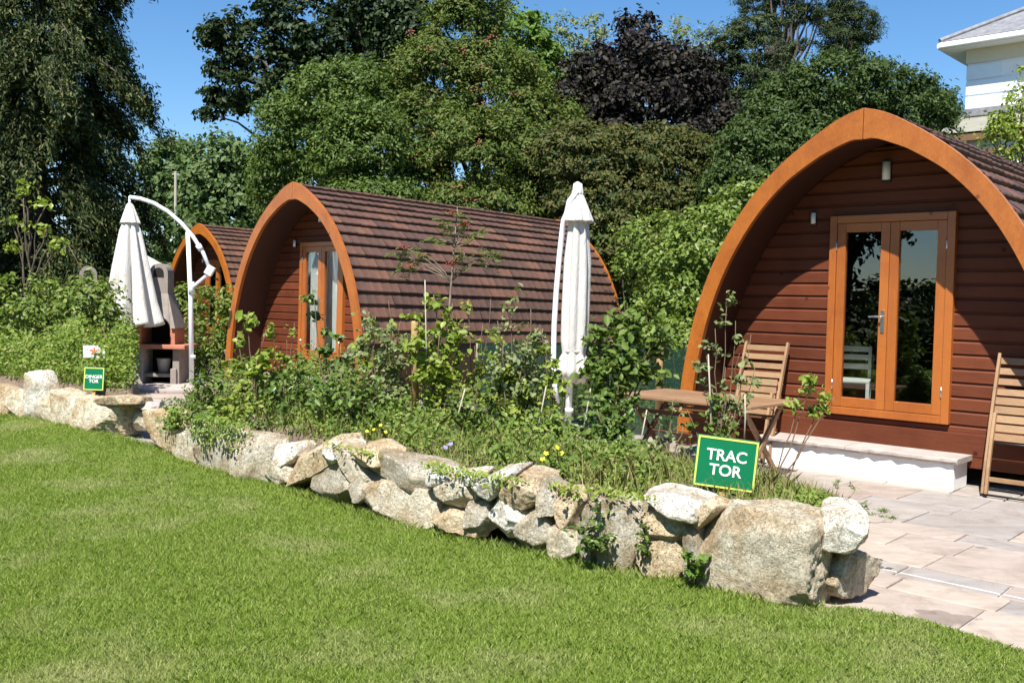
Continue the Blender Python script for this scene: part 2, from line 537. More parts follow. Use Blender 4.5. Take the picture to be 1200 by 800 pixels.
def arrays(name, V, Fc, mat, parent=None, smooth=False):
    V = np.asarray(V, np.float32); Fc = np.asarray(Fc, np.int32)
    me = bpy.data.meshes.new(name)
    k = Fc.shape[1]
    me.vertices.add(len(V)); me.vertices.foreach_set('co', V.ravel())
    me.loops.add(Fc.size); me.loops.foreach_set('vertex_index', Fc.ravel())
    me.polygons.add(len(Fc))
    me.polygons.foreach_set('loop_start', np.arange(0, Fc.size, k, dtype=np.int32))
    me.polygons.foreach_set('loop_total', np.full(len(Fc), k, np.int32))
    me.update(calc_edges=True)
    if smooth:
        me.shade_smooth()
    return link_obj(name, me, mat, parent)


def tag(o, label=None, cat=None, group=None, kind=None):
    if label: o['label'] = label
    if cat: o['category'] = cat
    if group: o['group'] = group
    if kind: o['kind'] = kind
    return o


def thing(name, label, cat, loc=(0, 0, 0), rz=0.0, group=None):
    o = bpy.data.objects.new(name, None)
    col.objects.link(o)
    o.location = loc; o.rotation_euler = (0, 0, rz)
    return tag(o, label, cat, group)


def unit(a):
    return a / np.maximum(np.linalg.norm(a, axis=-1, keepdims=True), 1e-9)


def leaf_arrays(P, N, size, asp=.5, fold=.18, droop=0.0, near=False, T=None):
    """a leaf blade at each point: 4 corners folded on the midrib (6 when near)"""
    n = len(P)
    N = unit(N)
    if T is None:
        T = RNG.normal(size=(n, 3))
    T = T + np.array([0, 0, -droop])
    T = unit(T - N * (T * N).sum(1, keepdims=True))
    B = np.cross(N, T)
    L = (size * RNG.uniform(.45, 1.45, n))[:, None]
    W = L * asp
    if near:
        prof = [(-.5, 0), (-.18, .5), (.18, .42), (.5, 0), (.18, -.42), (-.18, -.5)]
        V = np.stack([P + T * L * t + B * W * w + N * W * (fold * abs(w) * 2) - N * L * (.25 * max(0, t) ** 2) for t, w in prof], 1)
        base = np.arange(n)[:, None] * 6
        F = np.concatenate([base + np.array([[0, 1, 2, 3]]), base + np.array([[0, 3, 4, 5]])], 0)
        return V.reshape(-1, 3), F
    V = np.stack([P - T * L / 2, P + B * W / 2 + N * W * fold, P + T * L / 2 - N * L * .06, P - B * W / 2 + N * W * fold], 1)
    base = np.arange(n)[:, None] * 4
    F = np.concatenate([base + np.array([[0, 1, 2]]), base + np.array([[0, 2, 3]])], 0)
    return V.reshape(-1, 3), F


def clump_points(blobs, per_m2, sub, leaves_per_sub, flat=.7, inner=.55, keep_up=None):
    """blobs: (centre, radii). clumps sit over each blob, leaves sit through each clump"""
    Ps, Ns, subs = [], [], []
    for c, rad in blobs:
        c = np.array(c, float); rad = np.array(rad, float)
        area = 4 * math.pi * ((rad[0] * rad[1]) ** 1.6 / 3 + (rad[0] * rad[2]) ** 1.6 / 3 + (rad[1] * rad[2]) ** 1.6 / 3) ** (1 / 1.6)
        k = max(5, int(area * per_m2))
        dv = unit(RNG.normal(size=(k, 3)))
        rr = RNG.uniform(inner, 1.03, k) ** .6
        sc = c + dv * rad * rr[:, None]
        for s_, d_ in zip(sc, dv):
            q = int(leaves_per_sub * RNG.uniform(.5, 1.5))
            r_ = sub * RNG.uniform(.6, 1.35)
            off = RNG.normal(size=(q, 3)) * np.array([r_, r_, r_ * flat]) * .55
            Ps.append(s_ + off)
            Ns.append(unit(off) * .55 + d_ * .35 + np.array([0, -.1, .45]) + RNG.normal(size=(q, 3)) * .45)
            subs.append(s_)
    return np.concatenate(Ps), np.concatenate(Ns), np.array(subs)


def curve_pts(a, b, sag, k=7, wob=.0):
    a, b = Vector(a), Vector(b)
    out = []
    for i in range(k):
        t = i / (k - 1)
        p = a.lerp(b, t)
        p.z += sag * math.sin(math.pi * t)
        if 0 < i < k - 1 and wob:
            p += Vector((random.uniform(-wob, wob), random.uniform(-wob, wob), random.uniform(-wob, wob)))
        out.append(p)
    return out


def tree(name, label, cat, base, blobs, mat, per_m2=1.6, sub=.45, nl=60, size=.12, asp=.55, trunk_r=.22, top=None,
         limbs=10, bark='bark', group=None, droop=0.0, flat=.7, inner=.55, lean=(0, 0), extra=None, berries=None):
    """blobs in world coordinates: ((x,y,z),(rx,ry,rz))"""
    t = thing(name, label, cat, (base[0], base[1], 0), 0, group)
    b0 = np.array([base[0], base[1], 0.0])
    bl = [(np.array(c) - b0, r_) for c, r_ in blobs]
    P, N, subs = clump_points(bl, per_m2, sub, nl, flat, inner)
    P[:, 2] = np.maximum(P[:, 2], .05)
    V, Fc = leaf_arrays(P, N, size, asp, droop=droop)
    arrays('crown', V, Fc, M[mat], t)
    mb = MB()
    zt = top if top else max(c[2] for c, r_ in bl) * .95
    pts = [(lean[0] * (i / 8) ** 1.5 + random.uniform(-.06, .06) * (i > 0), lean[1] * (i / 8) ** 1.5 + random.uniform(-.06, .06) * (i > 0), zt * i / 8 - .1) for i in range(9)]
    mb.tube(pts, [trunk_r * (1.25 if i == 0 else 1) * (1 - .085 * i) for i in range(9)], 10)
    idx = RNG.choice(len(subs), min(limbs, len(subs)), replace=False)
    for j in idx:
        s_ = Vector(subs[j])
        k = min(7, max(2, int(8 * (s_.z * .7) / zt)))
        a = Vector(pts[k])
        L = (s_ - a).length
        mb.tube(curve_pts(a, s_, L * .12, 7, L * .03), [max(.012, trunk_r * .38 * (1 - .14 * i)) for i in range(7)], 6)
    mb.build('trunk', M[bark], t, True)
    if berries:
        bm_ = MB()
        pick = RNG.choice(len(P), berries, replace=False)
        for j in pick:
            p = P[j] + np.array([0, -.15, .08])
            for q in range(9):
                o_ = RNG.normal(size=3) * np.array([.09, .09, .03])
                bm_.lathe([(0.0, -.03), (.028, -.01), (.028, .01), (0.0, .03)], p + o_, 5)
        bm_.build('berry_cluster', M['umbel'], t, True)['kind'] = 'stuff'
    return t


def blob(px, py, Y, rx, ry, rd=None):
    """crown mass on photo bearing px,py at distance Y; rx, ry in photo pixels there"""
    s_ = Y / F_PX
    return (tuple(at(px, py, Y)), (rx * s_, (rd or rx * s_), ry * s_))


def shrub(name, label, cat, base, h, spread, mat, stems=5, leaf=.06, asp=.6, nleaf=250, start=.25, group=None, bark='twig', bushy=.12, lean=(0, 0), near=True, rad=.008, tips=None, parts=None):
    """a plant of thin stems with side twigs, leaves along the upper part"""
    t = thing(name, label, cat, base, 0, group)
    mb = MB()
    P, N = [], []
    for i in range(stems):
        if tips:
            tip = Vector(tips[i % len(tips)])
        else:
            a = 2 * math.pi * (i + random.random() * .7) / stems
            q = spread * random.uniform(.4, 1)
            tip = Vector((q * math.cos(a) + lean[0], q * math.sin(a) + lean[1], h * random.uniform(.7, 1.0)))
        pts = curve_pts((random.uniform(-.03, .03), random.uniform(-.03, .03), -.06), tip, .0, 8, .02 * h)
        mb.tube(pts, [rad * (1.3 - .12 * j) for j in range(8)], 6)
        per = int(nleaf * 1.7 / stems)
        ntw = max(3, per // 14)
        for j in range(ntw):
            f_ = start + (1 - start) * random.random() ** .8
            k = min(6, int(f_ * 7)); a_ = Vector(pts[k]).lerp(Vector(pts[k + 1]), f_ * 7 - k)
            dv = Vector((random.gauss(0, 1), random.gauss(0, 1), random.gauss(.35, .5))).normalized() * bushy * random.uniform(.5, 1.5)
            mb.tube([a_, a_ + dv * .6 + Vector((0, 0, .01)), a_ + dv], [rad * .45, rad * .35, rad * .2], 4)
            for q in range(14):
                u = random.random()
                P.append(a_ + dv * u + Vector((random.gauss(0, .3), random.gauss(0, .3), random.gauss(0, .22))) * bushy)
                N.append((random.gauss(0, .5), random.gauss(-.25, .5), random.gauss(.7, .4)))
    P, N = np.array(P), np.array(N)
    P[:, 2] = np.maximum(P[:, 2], .01)
    V, Fc = leaf_arrays(P, N, leaf, asp, near=near, droop=.3)
    arrays('foliage', V, Fc, M[mat], t)
    mb.build('stem', M[bark], t, True)
    return t


# ------------------------------------------------------------------ world and sun
sun_dir = Vector((.2078, .638, -1.02)).normalized()       # the way the light travels
w = bpy.data.worlds.new('World'); scene.world = w; w.use_nodes = True
nt = w.node_tree
sky = nt.nodes.new('ShaderNodeTexSky'); sky.sky_type = 'NISHITA'; sky.sun_disc = False
sky.sun_elevation = math.asin(-sun_dir.z); sky.sun_rotation = math.atan2(-sun_dir.x, -sun_dir.y)
sky.altitude = 60; sky.air_density = 1.0; sky.dust_density = .05; sky.ozone_density = 4.0
hs = nt.nodes.new('ShaderNodeHueSaturation'); hs.inputs['Saturation'].default_value = 1.2; hs.inputs['Value'].default_value = 1.1
nt.links.new(sky.outputs[0], hs.inputs['Color']); nt.links.new(hs.outputs[0], nt.nodes['Background'].inputs[0])
nt.nodes['Background'].inputs[1].default_value = .08
sl = bpy.data.lights.new('sun', 'SUN'); so = bpy.data.objects.new('sun', sl); col.objects.link(so)
sl.energy = 5.0; sl.angle = R(.53); sl.color = (1, .955, .88)
so.rotation_euler = sun_dir.to_track_quat('-Z', 'Y').to_euler()
so.location = (-6, -20, 40)
scene.view_settings.view_transform = 'Standard'
scene.view_settings.look = 'None'
scene.view_settings.exposure = .9
scene.view_settings.gamma = 1.0

# ------------------------------------------------------------------ ground
ANG = R(-42.7)
DX = Vector((math.cos(ANG), math.sin(ANG), 0)); AX = Vector((-math.sin(ANG), math.cos(ANG), 0))
mb = MB(); mb.add([(-400, -300, -.05), (400, -300, -.05), (400, 700, -.05), (-400, 700, -.05)], [(0, 1, 2, 3)])
tag(mb.build('ground', M['earth']), kind='structure')

# foot of the dry stone wall, from the far left to the corner by the patio, then the edge of the lawn on the paving
FOOT = [(-9.6, 14.6), (-6.63, 12.47), (-5.70, 11.92), (-4.71, 11.07), (-3.76, 10.11), (-2.87, 9.03), (-1.84, 8.04), (-1.0, 7.16),
        (-.20, 6.40), (.46, 5.99), (1.03, 5.61), (1.45, 5.28), (1.73, 5.17)]
EDGE = FOOT + [(1.87, 5.17), (2.18, 5.0), (2.49, 4.56), (3.0, 3.4), (3.6, 1.5), (4.4, -2.0)]
lawn = EDGE + [(4.4, -14), (-26, -14), (-26, 26)]
mb = MB(); mb.add([(p[0], p[1], .006) for p in lawn], [tuple(range(len(lawn)))])
tag(mb.build('lawn', M['turf']), kind='structure')


def inside(poly, X, Y):
    r_ = np.zeros(len(X), bool)
    n = len(poly)
    for i in range(n):
        x0, y0 = poly[i]; x1, y1 = poly[(i + 1) % n]
        c = ((y0 > Y) != (y1 > Y)) & (X < (x1 - x0) * (Y - y0) / ((y1 - y0) if y1 != y0 else 1e-9) + x0)
        r_ ^= c
    return r_


def blades(name, X, Y, Z, h, wd, lean, mat, label):
    n = len(X)
    az = RNG.uniform(0, 2 * np.pi, n); a2 = RNG.uniform(0, 2 * np.pi, n)
    hh = h * RNG.uniform(.5, 1.25, n); ln = hh * lean * RNG.uniform(.2, 1.3, n)
    ww = wd * RNG.uniform(.7, 1.3, n) / 2
    base = np.stack([X, Y, Z], 1)
    s_ = np.stack([np.cos(az), np.sin(az), np.zeros(n)], 1) * ww[:, None]
    mid = base + np.stack([np.cos(a2) * ln * .35, np.sin(a2) * ln * .35, hh * .6], 1)
    tip = base + np.stack([np.cos(a2) * ln, np.sin(a2) * ln, hh], 1)
    V = np.stack([base - s_, base + s_, mid + s_ * .8, tip, mid - s_ * .8], 1).reshape(-1, 3)
    F = np.arange(n)[:, None] * 5 + np.array([[0, 1, 2, 3, 4]])
    o = arrays(name, V, F, mat)
    return tag(o, label, 'grass', None, 'stuff')


def lawn_points(n, y0, y1):
    Y = RNG.uniform(y0, y1, n); X = RNG.uniform(-1, 1, n) * (.60 * Y + .7)
    k = inside(lawn, X, Y)
    return X[k], Y[k]


Xs, Ys, Hs = [], [], []
for y0, y1, dens, h in ((3.6, 5.0, 56000, .030), (5.0, 6.5, 40000, .031), (6.5, 8.5, 25000, .033), (8.5, 14.5, 14000, .036)):
    ar = (y1 - y0) * 2 * (.60 * (y0 + y1) / 2 + .7)
    X, Y = lawn_points(int(ar * dens), y0, y1)
    Xs.append(X); Ys.append(Y); Hs.append(np.full(len(X), h))
X, Y, H = np.concatenate(Xs), np.concatenate(Ys), np.concatenate(Hs)
clump = np.array([.75 + .6 * noise.noise((x * 3.1, y * 3.1, 0)) for x, y in zip(X[::40], Y[::40])]).repeat(40)[:len(X)]
blades('lawn_grass', X, Y, np.full(len(X), .004), H * np.clip(clump, .5, 1.4), .0026 + .00045 * Y / 4, 0.8, M['blade'], 'short mown green grass of the lawn in front of the stone wall')

# ------------------------------------------------------------------ paving
ORG = Vector((3.23, 9.064, 0))                         # foot of the near pod's arch


def loc2(s_, r_, z=0.0):
    p = ORG + DX * s_ + AX * r_
    return Vector((p.x, p.y, z))


mb = MB()
q = [loc2(-17, -7.5, -.022), loc2(8, -7.5, -.022), loc2(8, 1.42, -.022), loc2(-17, 1.42, -.022)]
mb.add(q, [(0, 1, 2, 3)])
tag(mb.build('patio_mortar_bed', M['mortar']), kind='structure')
mb = MB()
rr_ = random.Random(3)
r_ = -7.4
row = 0
while r_ < 1.4:
    hgt = rr_.choice([.30, .45, .60, .60, .45])
    s_ = -17 + rr_.random() * .5
    while s_ < 7.8:
        wd = rr_.choice([.45, .6, .6, .75, .9])
        c0 = loc2(s_ + wd / 2, r_ + hgt / 2)
        X1 = np.array([c0.x]); Y1 = np.array([c0.y])
        if not inside(lawn, X1 + .5, Y1 + .5)[0] or not inside(lawn, X1, Y1)[0]:
            g = .007
            z1 = -.006 + rr_.uniform(-.0035, .0035)
            cs = [(s_ + g, r_ + g), (s_ + wd - g, r_ + g), (s_ + wd - g, r_ + hgt - g), (s_ + g, r_ + hgt - g)]
            e = .008
            ci = [(s_ + g + e, r_ + g + e), (s_ + wd - g - e, r_ + g + e), (s_ + wd - g - e, r_ + hgt - g - e), (s_ + g + e, r_ + hgt - g - e)]
            jit = lambda: rr_.uniform(-.006, .006)
            cs = [(a + jit(), b + jit()) for a, b in cs]
            tz = [rr_.uniform(-.0015, .0015) for _ in range(4)]
            vs = [loc2(a, b, -.03) for a, b in cs] + [loc2(a, b, z1 - .006) for a, b in cs] + [loc2(a, b, z1 + tz[i]) for i, (a, b) in enumerate(ci)]
            fs = [(8, 9, 10, 11)]
            for i in range(4):
                j = (i + 1) % 4
                fs += [(i, j, 4 + j, 4 + i), (4 + i, 4 + j, 8 + j, 8 + i)]
            mb.add(vs, fs)
        s_ += wd
    r_ += hgt
tag(mb.build('patio', M['paving']), kind='structure')

# ------------------------------------------------------------------ pods
HALF = [(0, 3.49), (.16, 3.445), (.32, 3.37), (.58, 3.21), (.86, 3.0), (1.13, 2.73), (1.37, 2.40), (1.585, 2.0), (1.74, 1.58), (1.845, 1.15), (1.915, .7), (1.955, .12)]


def dense(pts, k=6):
    out = []
    n = len(pts)
    P = [Vector((p[0], p[1], 0)) for p in pts]
    for i in range(n - 1):
        p0 = P[i - 1] if i else P[0] * 2 - P[1]
        p3 = P[i + 2] if i + 2 < n else P[-1] * 2 - P[-2]
        p1, p2 = P[i], P[i + 1]
        for j in range(k):
            t = j / k
            q = .5 * ((2 * p1) + (p2 - p0) * t + (2 * p0 - 5 * p1 + 4 * p2 - p3) * t * t + (3 * p1 - p0 - 3 * p2 + p3) * t ** 3)
            out.append((q.x, q.y))
    out.append(pts[-1])
    return out


OUT = dense(HALF)


def face(z):
    """width of the arch timber, wider at the ridge than at the feet"""
    return float(np.interp(z, [.1, 1.5, 2.4, 3.0, 3.25, 3.42, 3.5], [.148, .155, .165, .176, .202, .246, .258]))


def offset(pts, t0, taper=False):
    """move the half profile inwards by t; first point stays on the ridge plane"""
    res = []
    for i, p in enumerate(pts):
        a = pts[max(i - 1, 0)]; b = pts[min(i + 1, len(pts) - 1)]
        tx, tz = b[0] - a[0], b[1] - a[1]
        L = math.hypot(tx, tz)
        nx, nz = tz / L, -tx / L
        t = t0 + (face(p[1]) if taper else 0)
        x, z = p[0] + nx * t, p[1] + nz * t
        if i == 0:
            x, z = 0.0, p[1] - t / (abs(tx) / L)
        res.append((max(x, 0.0), z))
    return res


def half_width(prof, z):
    """x of the half profile at height z"""
    for (x0, z0), (x1, z1) in zip(prof, prof[1:]):
        if z0 >= z >= z1 and z0 != z1:
            return x0 + (x1 - x0) * (z0 - z) / (z0 - z1)
    return prof[-1][0] if z < prof[-1][1] else 0.0


def arc_table(prof):
    L = [0]
    for a, b in zip(prof, prof[1:]):
        L.append(L[-1] + math.hypot(b[0] - a[0], b[1] - a[1]))
    return L


def on_arc(prof, L, s):
    s = min(max(s, 0), L[-1] - 1e-6)
    i = max(j for j in range(len(L)) if L[j] <= s)
    i = min(i, len(prof) - 2)
    t = (s - L[i]) / (L[i + 1] - L[i])
    a, b = prof[i], prof[i + 1]
    tx, tz = b[0] - a[0], b[1] - a[1]
    k = math.hypot(tx, tz)
    return (a[0] + tx * t, a[1] + tz * t), (-tz / k, tx / k)      # point, outward normal


PORCH, LEN = .61, 6.75


def make_pod(name, label, loc, tilt=0.0, door_x=.075, seed=1, lights=True):
    rd = random.Random(seed)
    t = thing(name, label, 'camping pod', loc, ANG, 'timber camping pods in a row')
    t.rotation_euler = (-tilt, 0, ANG)
    inn = offset(OUT, 0, True)
    # arch beams: two curved halves that meet at the ridge, front and back
    for y0 in (0.0, LEN - .06):
        for sx in (1, -1):
            k = 1 if sx > 0 else -1
            mb = MB()
            ring_o = [(max(x, .004) * k, z) for x, z in OUT]
            ii = []
            for i, (x, z) in enumerate(inn):
                # the lower edge dips into a small cusp at the meeting joint
                cz = -.028 * math.exp(-(x / .07) ** 2) if x < .3 else 0
                ii.append((max(x, .004) * k, z + cz))
            n = len(OUT)
            vs = []
            for yy in (y0, y0 + .06):
                vs += [(x, yy, z) for x, z in ring_o] + [(x, yy, z) for x, z in ii]
            fs = []
            for i in range(n - 1):
                fs += [(i, i + 1, n + i + 1, n + i), (2 * n + i, 3 * n + i, 3 * n + i + 1, 2 * n + i + 1),
                       (i, 2 * n + i, 2 * n + i + 1, i + 1), (n + i, n + i + 1, 3 * n + i + 1, 3 * n + i)]
            fs += [(0, n, 3 * n, 2 * n), (n - 1, 3 * n - 1, 4 * n - 1, 2 * n - 1)]
            mb.add(vs, fs)
            mb.build('arch_beam', M['arch'], t, False, .009)
    # roof: courses of wavy tiles down both flanks
    base = offset(OUT, .045)
    L = arc_table(base)
    eave_s = next(L[i] for i, p in enumerate(base) if p[1] < .93)
    rows = 16
    e = eave_s / rows
    mb = MB()
    y_a, y_b = .06, LEN - .06
    nt_ = 19
    tw = (y_b - y_a) / nt_
    SEG = 6
    for sx in (1, -1):
        for i in range(rows):
            s0, s1 = i * e, (i + 1) * e + .012
            for j in range(-1, nt_):
                a0 = y_a + (j + (.5 if i % 2 else 0)) * tw
                a1 = a0 + tw - .004
                a0c, a1c = max(a0, y_a), min(a1, y_b)
                if a1c - a0c < .03:
                    continue
                lift = .056 + rd.uniform(-.005, .006)
                s1 = (i + 1) * e + .012 + rd.uniform(-.004, .004)
                vs = []
                for g in range(SEG + 1):
                    yy = a0c + (a1c - a0c) * g / SEG
                    ph = (yy - a0) / tw
                    wv = .0045 * math.cos(2 * math.pi * ph * 2)
                    for (ss, of) in ((max(s0 - .02, 0), -.004 + wv * .6), (s1 - .01, lift - .006 + wv), (s1 + .004, lift - .014 + wv), (s1 + .002, -.002)):
                        p, nn = on_arc(base, L, ss)
                        vs.append(((p[0] + nn[0] * of) * sx, yy, p[1] + nn[1] * of))
                fs = []
                for g in range(SEG):
                    for r4 in range(3):
                        q_ = g * 4 + r4
                        fs.append((q_, q_ + 4, q_ + 5, q_ + 1) if sx > 0 else (q_, q_ + 1, q_ + 5, q_ + 4))
                mb.add(vs, fs)
    roof = mb.build('roof', M['tile'], t, False, fix=False)
    mb = MB()                                                   # ridge capping
    for j in range(nt_):
        a0, a1 = y_a + j * tw, y_a + (j + 1) * tw - .006
        mb.add([(-.12, a0, 3.415), (0, a0, 3.475), (.12, a0, 3.415), (-.12, a1, 3.41), (0, a1, 3.47), (.12, a1, 3.41)], [(0, 1, 4, 3), (1, 2, 5, 4)])
    mb.build('ridge_cap', M['tile'], roof, fix=False)
    # shell under the tiles, seen from inside as porch lining
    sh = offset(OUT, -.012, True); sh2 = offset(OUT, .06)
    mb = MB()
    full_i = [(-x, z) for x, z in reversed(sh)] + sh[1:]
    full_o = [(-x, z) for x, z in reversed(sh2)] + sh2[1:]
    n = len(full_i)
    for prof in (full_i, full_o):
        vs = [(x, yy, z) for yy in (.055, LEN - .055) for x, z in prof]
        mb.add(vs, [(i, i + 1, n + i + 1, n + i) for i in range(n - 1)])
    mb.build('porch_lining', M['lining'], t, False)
    # lower side walls below the eaves
    mb = MB()
    for sx in (1, -1):
        for b in range(6):
            z0 = .14 + b * .13
            x = half_width(OUT, z0 + .06) - .085
            mb.box((sx * x, LEN / 2, z0 + .062), (.03, LEN - .3, .122), Matrix.Rotation(sx * R(-6), 3, 'Y'))
    mb.build('side_wall', M['board'], t)
    # front wall of shiplap boards around the doors
    inw = offset(OUT, -.008, True)
    d0, d1, dz0, dz1 = door_x - .62, door_x + .605, .55, 2.55
    for yw, doors in ((PORCH, True), (LEN - .3, False)):
        mb = MB()
        bh = .132
        z = .16
        while z < 3.2:
            z0, z1 = z, min(z + bh, 3.22)
            h0, h1 = half_width(inw, z0), half_width(inw, min(z1, 3.2))
            spans = [((-h0, -h1), (h0, h1))]
            if doors and z1 > dz0 + .02 and z0 < dz1 - .02:
                spans = [((-h0, -h1), (d0 + .02, d0 + .02)), ((d1 - .02, d1 - .02), (h0, h1))]
            for (l0, l1), (r0, r1) in spans:
                sg = 1 if doors else -1
                fr_, bk_ = yw, yw + .03
                prof = [(z0 + .002, fr_ + .012), (z0 + .006, fr_), (z1 - .030, fr_ + .002), (z1 - .012, fr_ + .016), (z1, fr_ + .018)]
                vs = []
                for zz, yy in prof:
                    f_ = (zz - z0) / (z1 - z0)
                    vs += [(l0 + (l1 - l0) * f_, yy, zz), (r0 + (r1 - r0) * f_, yy, zz)]
                vs += [(l0, bk_, z0 + .002), (r0, bk_, z0 + .002), (l1, bk_, z1), (r1, bk_, z1)]
                fs = [(2 * i, 2 * i + 1, 2 * i + 3, 2 * i + 2) for i in range(4)] + [(10, 11, 13, 12), (0, 10, 11, 1), (8, 9, 13, 12)]
                mb.add(vs, fs)
            z += bh
        mb.build('front_wall' if doors else 'rear_wall', M['board'], t)
    mb = MB()
    mb.box((0, (PORCH + LEN - .3) / 2, .48), (3.3, LEN - .95, .06))
    mb.build('floor', M['floor_in'], t)
    mb = MB()                                                   # base boards under the doors, wide and proud
    mb.box((0, PORCH - .012, .375), (2 * half_width(inw, .4) - .1, .03, .21))
    mb.box((0, PORCH - .006, .225), (2 * half_width(inw, .25) - .1, .03, .12))
    mb.build('base_board', M['board'], t, False, .006)
    # double doors
    yf = PORCH - .055
    fw = .075
    df = MB()
    df.box((d0 + fw / 2, yf + .05, (dz0 + dz1) / 2), (fw, .1, dz1 - dz0))
    df.box((d1 - fw / 2, yf + .05, (dz0 + dz1) / 2), (fw, .1, dz1 - dz0))
    df.box(((d0 + d1) / 2, yf + .051, dz1 - fw / 2), (d1 - d0 - 2 * fw, .098, fw))
    df.box(((d0 + d1) / 2, yf + .051, dz0 + fw / 2), (d1 - d0 - 2 * fw, .098, fw))
    df.build('door_frame', M['frame'], t, False, .006)
    mid = (d0 + d1) / 2
    st = .088
    for k, (a, b) in enumerate(((d0 + fw + .003, mid - .002), (mid + .002, d1 - fw - .003))):
        z0, z1 = dz0 + fw + .004, dz1 - fw - .004
        mb = MB()
        yd = yf + .040
        mb.box((a + st / 2, yd, (z0 + z1) / 2), (st, .055, z1 - z0))
        mb.box((b - st / 2, yd, (z0 + z1) / 2), (st, .055, z1 - z0))
        mb.box(((a + b) / 2, yd + .001, z1 - st / 2), (b - a - 2 * st, .053, st))
        mb.box(((a + b) / 2, yd + .001, z0 + st * .55), (b - a - 2 * st, .053, st * 1.1))
        dr = mb.build('door', M['frame'], t, False, .005)
        mb = MB()
        mb.box(((a + b) / 2, yd + .004, (z0 + z1) / 2 + .004), (b - a - 2 * st + .01, .008, z1 - z0 - 2.1 * st + .01))
        mb.build('pane', M['glass'], dr)
        if k == 0:
            mb = MB()
            hx = b - st * .5
            mb.box((hx, yd - .032, 1.50), (.036, .01, .22))
            mb.tube([(hx, yd - .03, 1.545), (hx, yd - .075, 1.545)], .011, 10)
            mb.tube([(hx, yd - .072, 1.545), (hx - .06, yd - .075, 1.548), (hx - .125, yd - .068, 1.543)], .010, 10)
            mb.build('handle', M['chrome'], dr, False, .003)
        hx = a - .002 if k == 0 else b + .002
        for hz in (dz0 + .3, dz1 - .3):
            mb = MB()
            mb.tube([(hx, yd - .034, hz - .05), (hx, yd - .034, hz + .05)], .008, 8)
            mb.build('hinge', M['chrome'], dr, True)
    if lights:
        # opal wall lamps under the porch
        for (lx, lz, s_) in ((.0, 2.97, .85), (-.74, 2.54, .55)):
            mb = MB()
            mb.box((lx, PORCH - .012, lz), (.10 * s_, .024, .26 * s_))
            lp = mb.build('wall_light', M['black'], t, False, .004)
            mb = MB()
            pts = []
            for i in range(9):
                a = math.pi * i / 8
                pts.append((lx + .045 * s_ * math.cos(a), PORCH - .024 - .055 * s_ * math.sin(a)))
            vs = [(p[0], p[1], lz + dz) for dz in (-.1 * s_, .1 * s_) for p in pts]
            fs = [(i, i + 1, 10 + i, 9 + i) for i in range(8)] + [tuple(range(9)), tuple(range(9, 18))]
            mb.add(vs, fs)
            mb.build('lamp_cover', M['diffuser'], lp, True)
    return t


pod = make_pod('camping_pod', 'timber camping pod nearest the camera, glazed double doors reflecting trees', (ORG.x, ORG.y, 0), 0, seed=1)
MID = Vector((-3.68, 15.80, 0))
make_pod('camping_pod', 'middle camping pod showing its whole brown tiled flank, white curtains in its doors', (MID.x, MID.y, 0), R(1.0), seed=2)
FAR = Vector((-8.45, 25.7, 0))
make_pod('camping_pod', 'farthest camping pod, mostly hidden behind the hedge and the middle pod', (FAR.x, FAR.y, 0), R(1.0), seed=3)


def in_pod(o, x, y, z=0.0):
    return Vector((o.x, o.y, 0)) + DX * x + AX * y + Vector((0, 0, z))


# white curtains behind the middle pod's glass
for k, (a, b) in enumerate(((-.40, -.08), (.22, .52))):
    mb = MB()
    n = 40
    vs = []
    for z in (.62, 1.5, 2.42):
        for i in range(n + 1):
            x = a + (b - a) * i / n
            vs.append((x, PORCH + .12 + .025 * math.sin(i * 1.25) + .008 * math.sin(i * 3.1 + z), z))
    mb.add(vs, [(r4 * (n + 1) + i, r4 * (n + 1) + i + 1, (r4 + 1) * (n + 1) + i + 1, (r4 + 1) * (n + 1) + i) for r4 in range(2) for i in range(n)])
    o = mb.build('curtain', M['curtain'], None, True)
    o.location = MID; o.rotation_euler = (0, 0, ANG)
    tag(o, ['white curtain behind the left door leaf of the middle pod', 'white curtain behind the right door leaf of the middle pod'][k], 'curtain', 'curtains of the middle pod')

# white chair indoors, seen through the near pod's left door
t = thing('indoor_chair', 'white wooden chair inside the near pod, seen through the glass door', 'chair', in_pod(ORG, -.56, 1.2, .512), ANG + R(20))
mb = MB(); mb.box((0, 0, .34), (.42, .42, .03)); mb.build('seat', M['white_paint'], t, False, .008)
mb = MB()
for sx in (-.19, .19):
    mb.bar((sx, .19, .0), (sx, .21, .70), .035, .03)
for z in (.48, .58, .67):
    mb.box((0, .212, z), (.35, .018, .06))
mb.build('backrest', M['white_paint'], t, False, .005)
for sx in (-.19, .19):
    mb = MB(); mb.bar((sx, -.19, 0), (sx, -.19, .33), .035, .035); mb.build('leg', M['white_paint'], t)


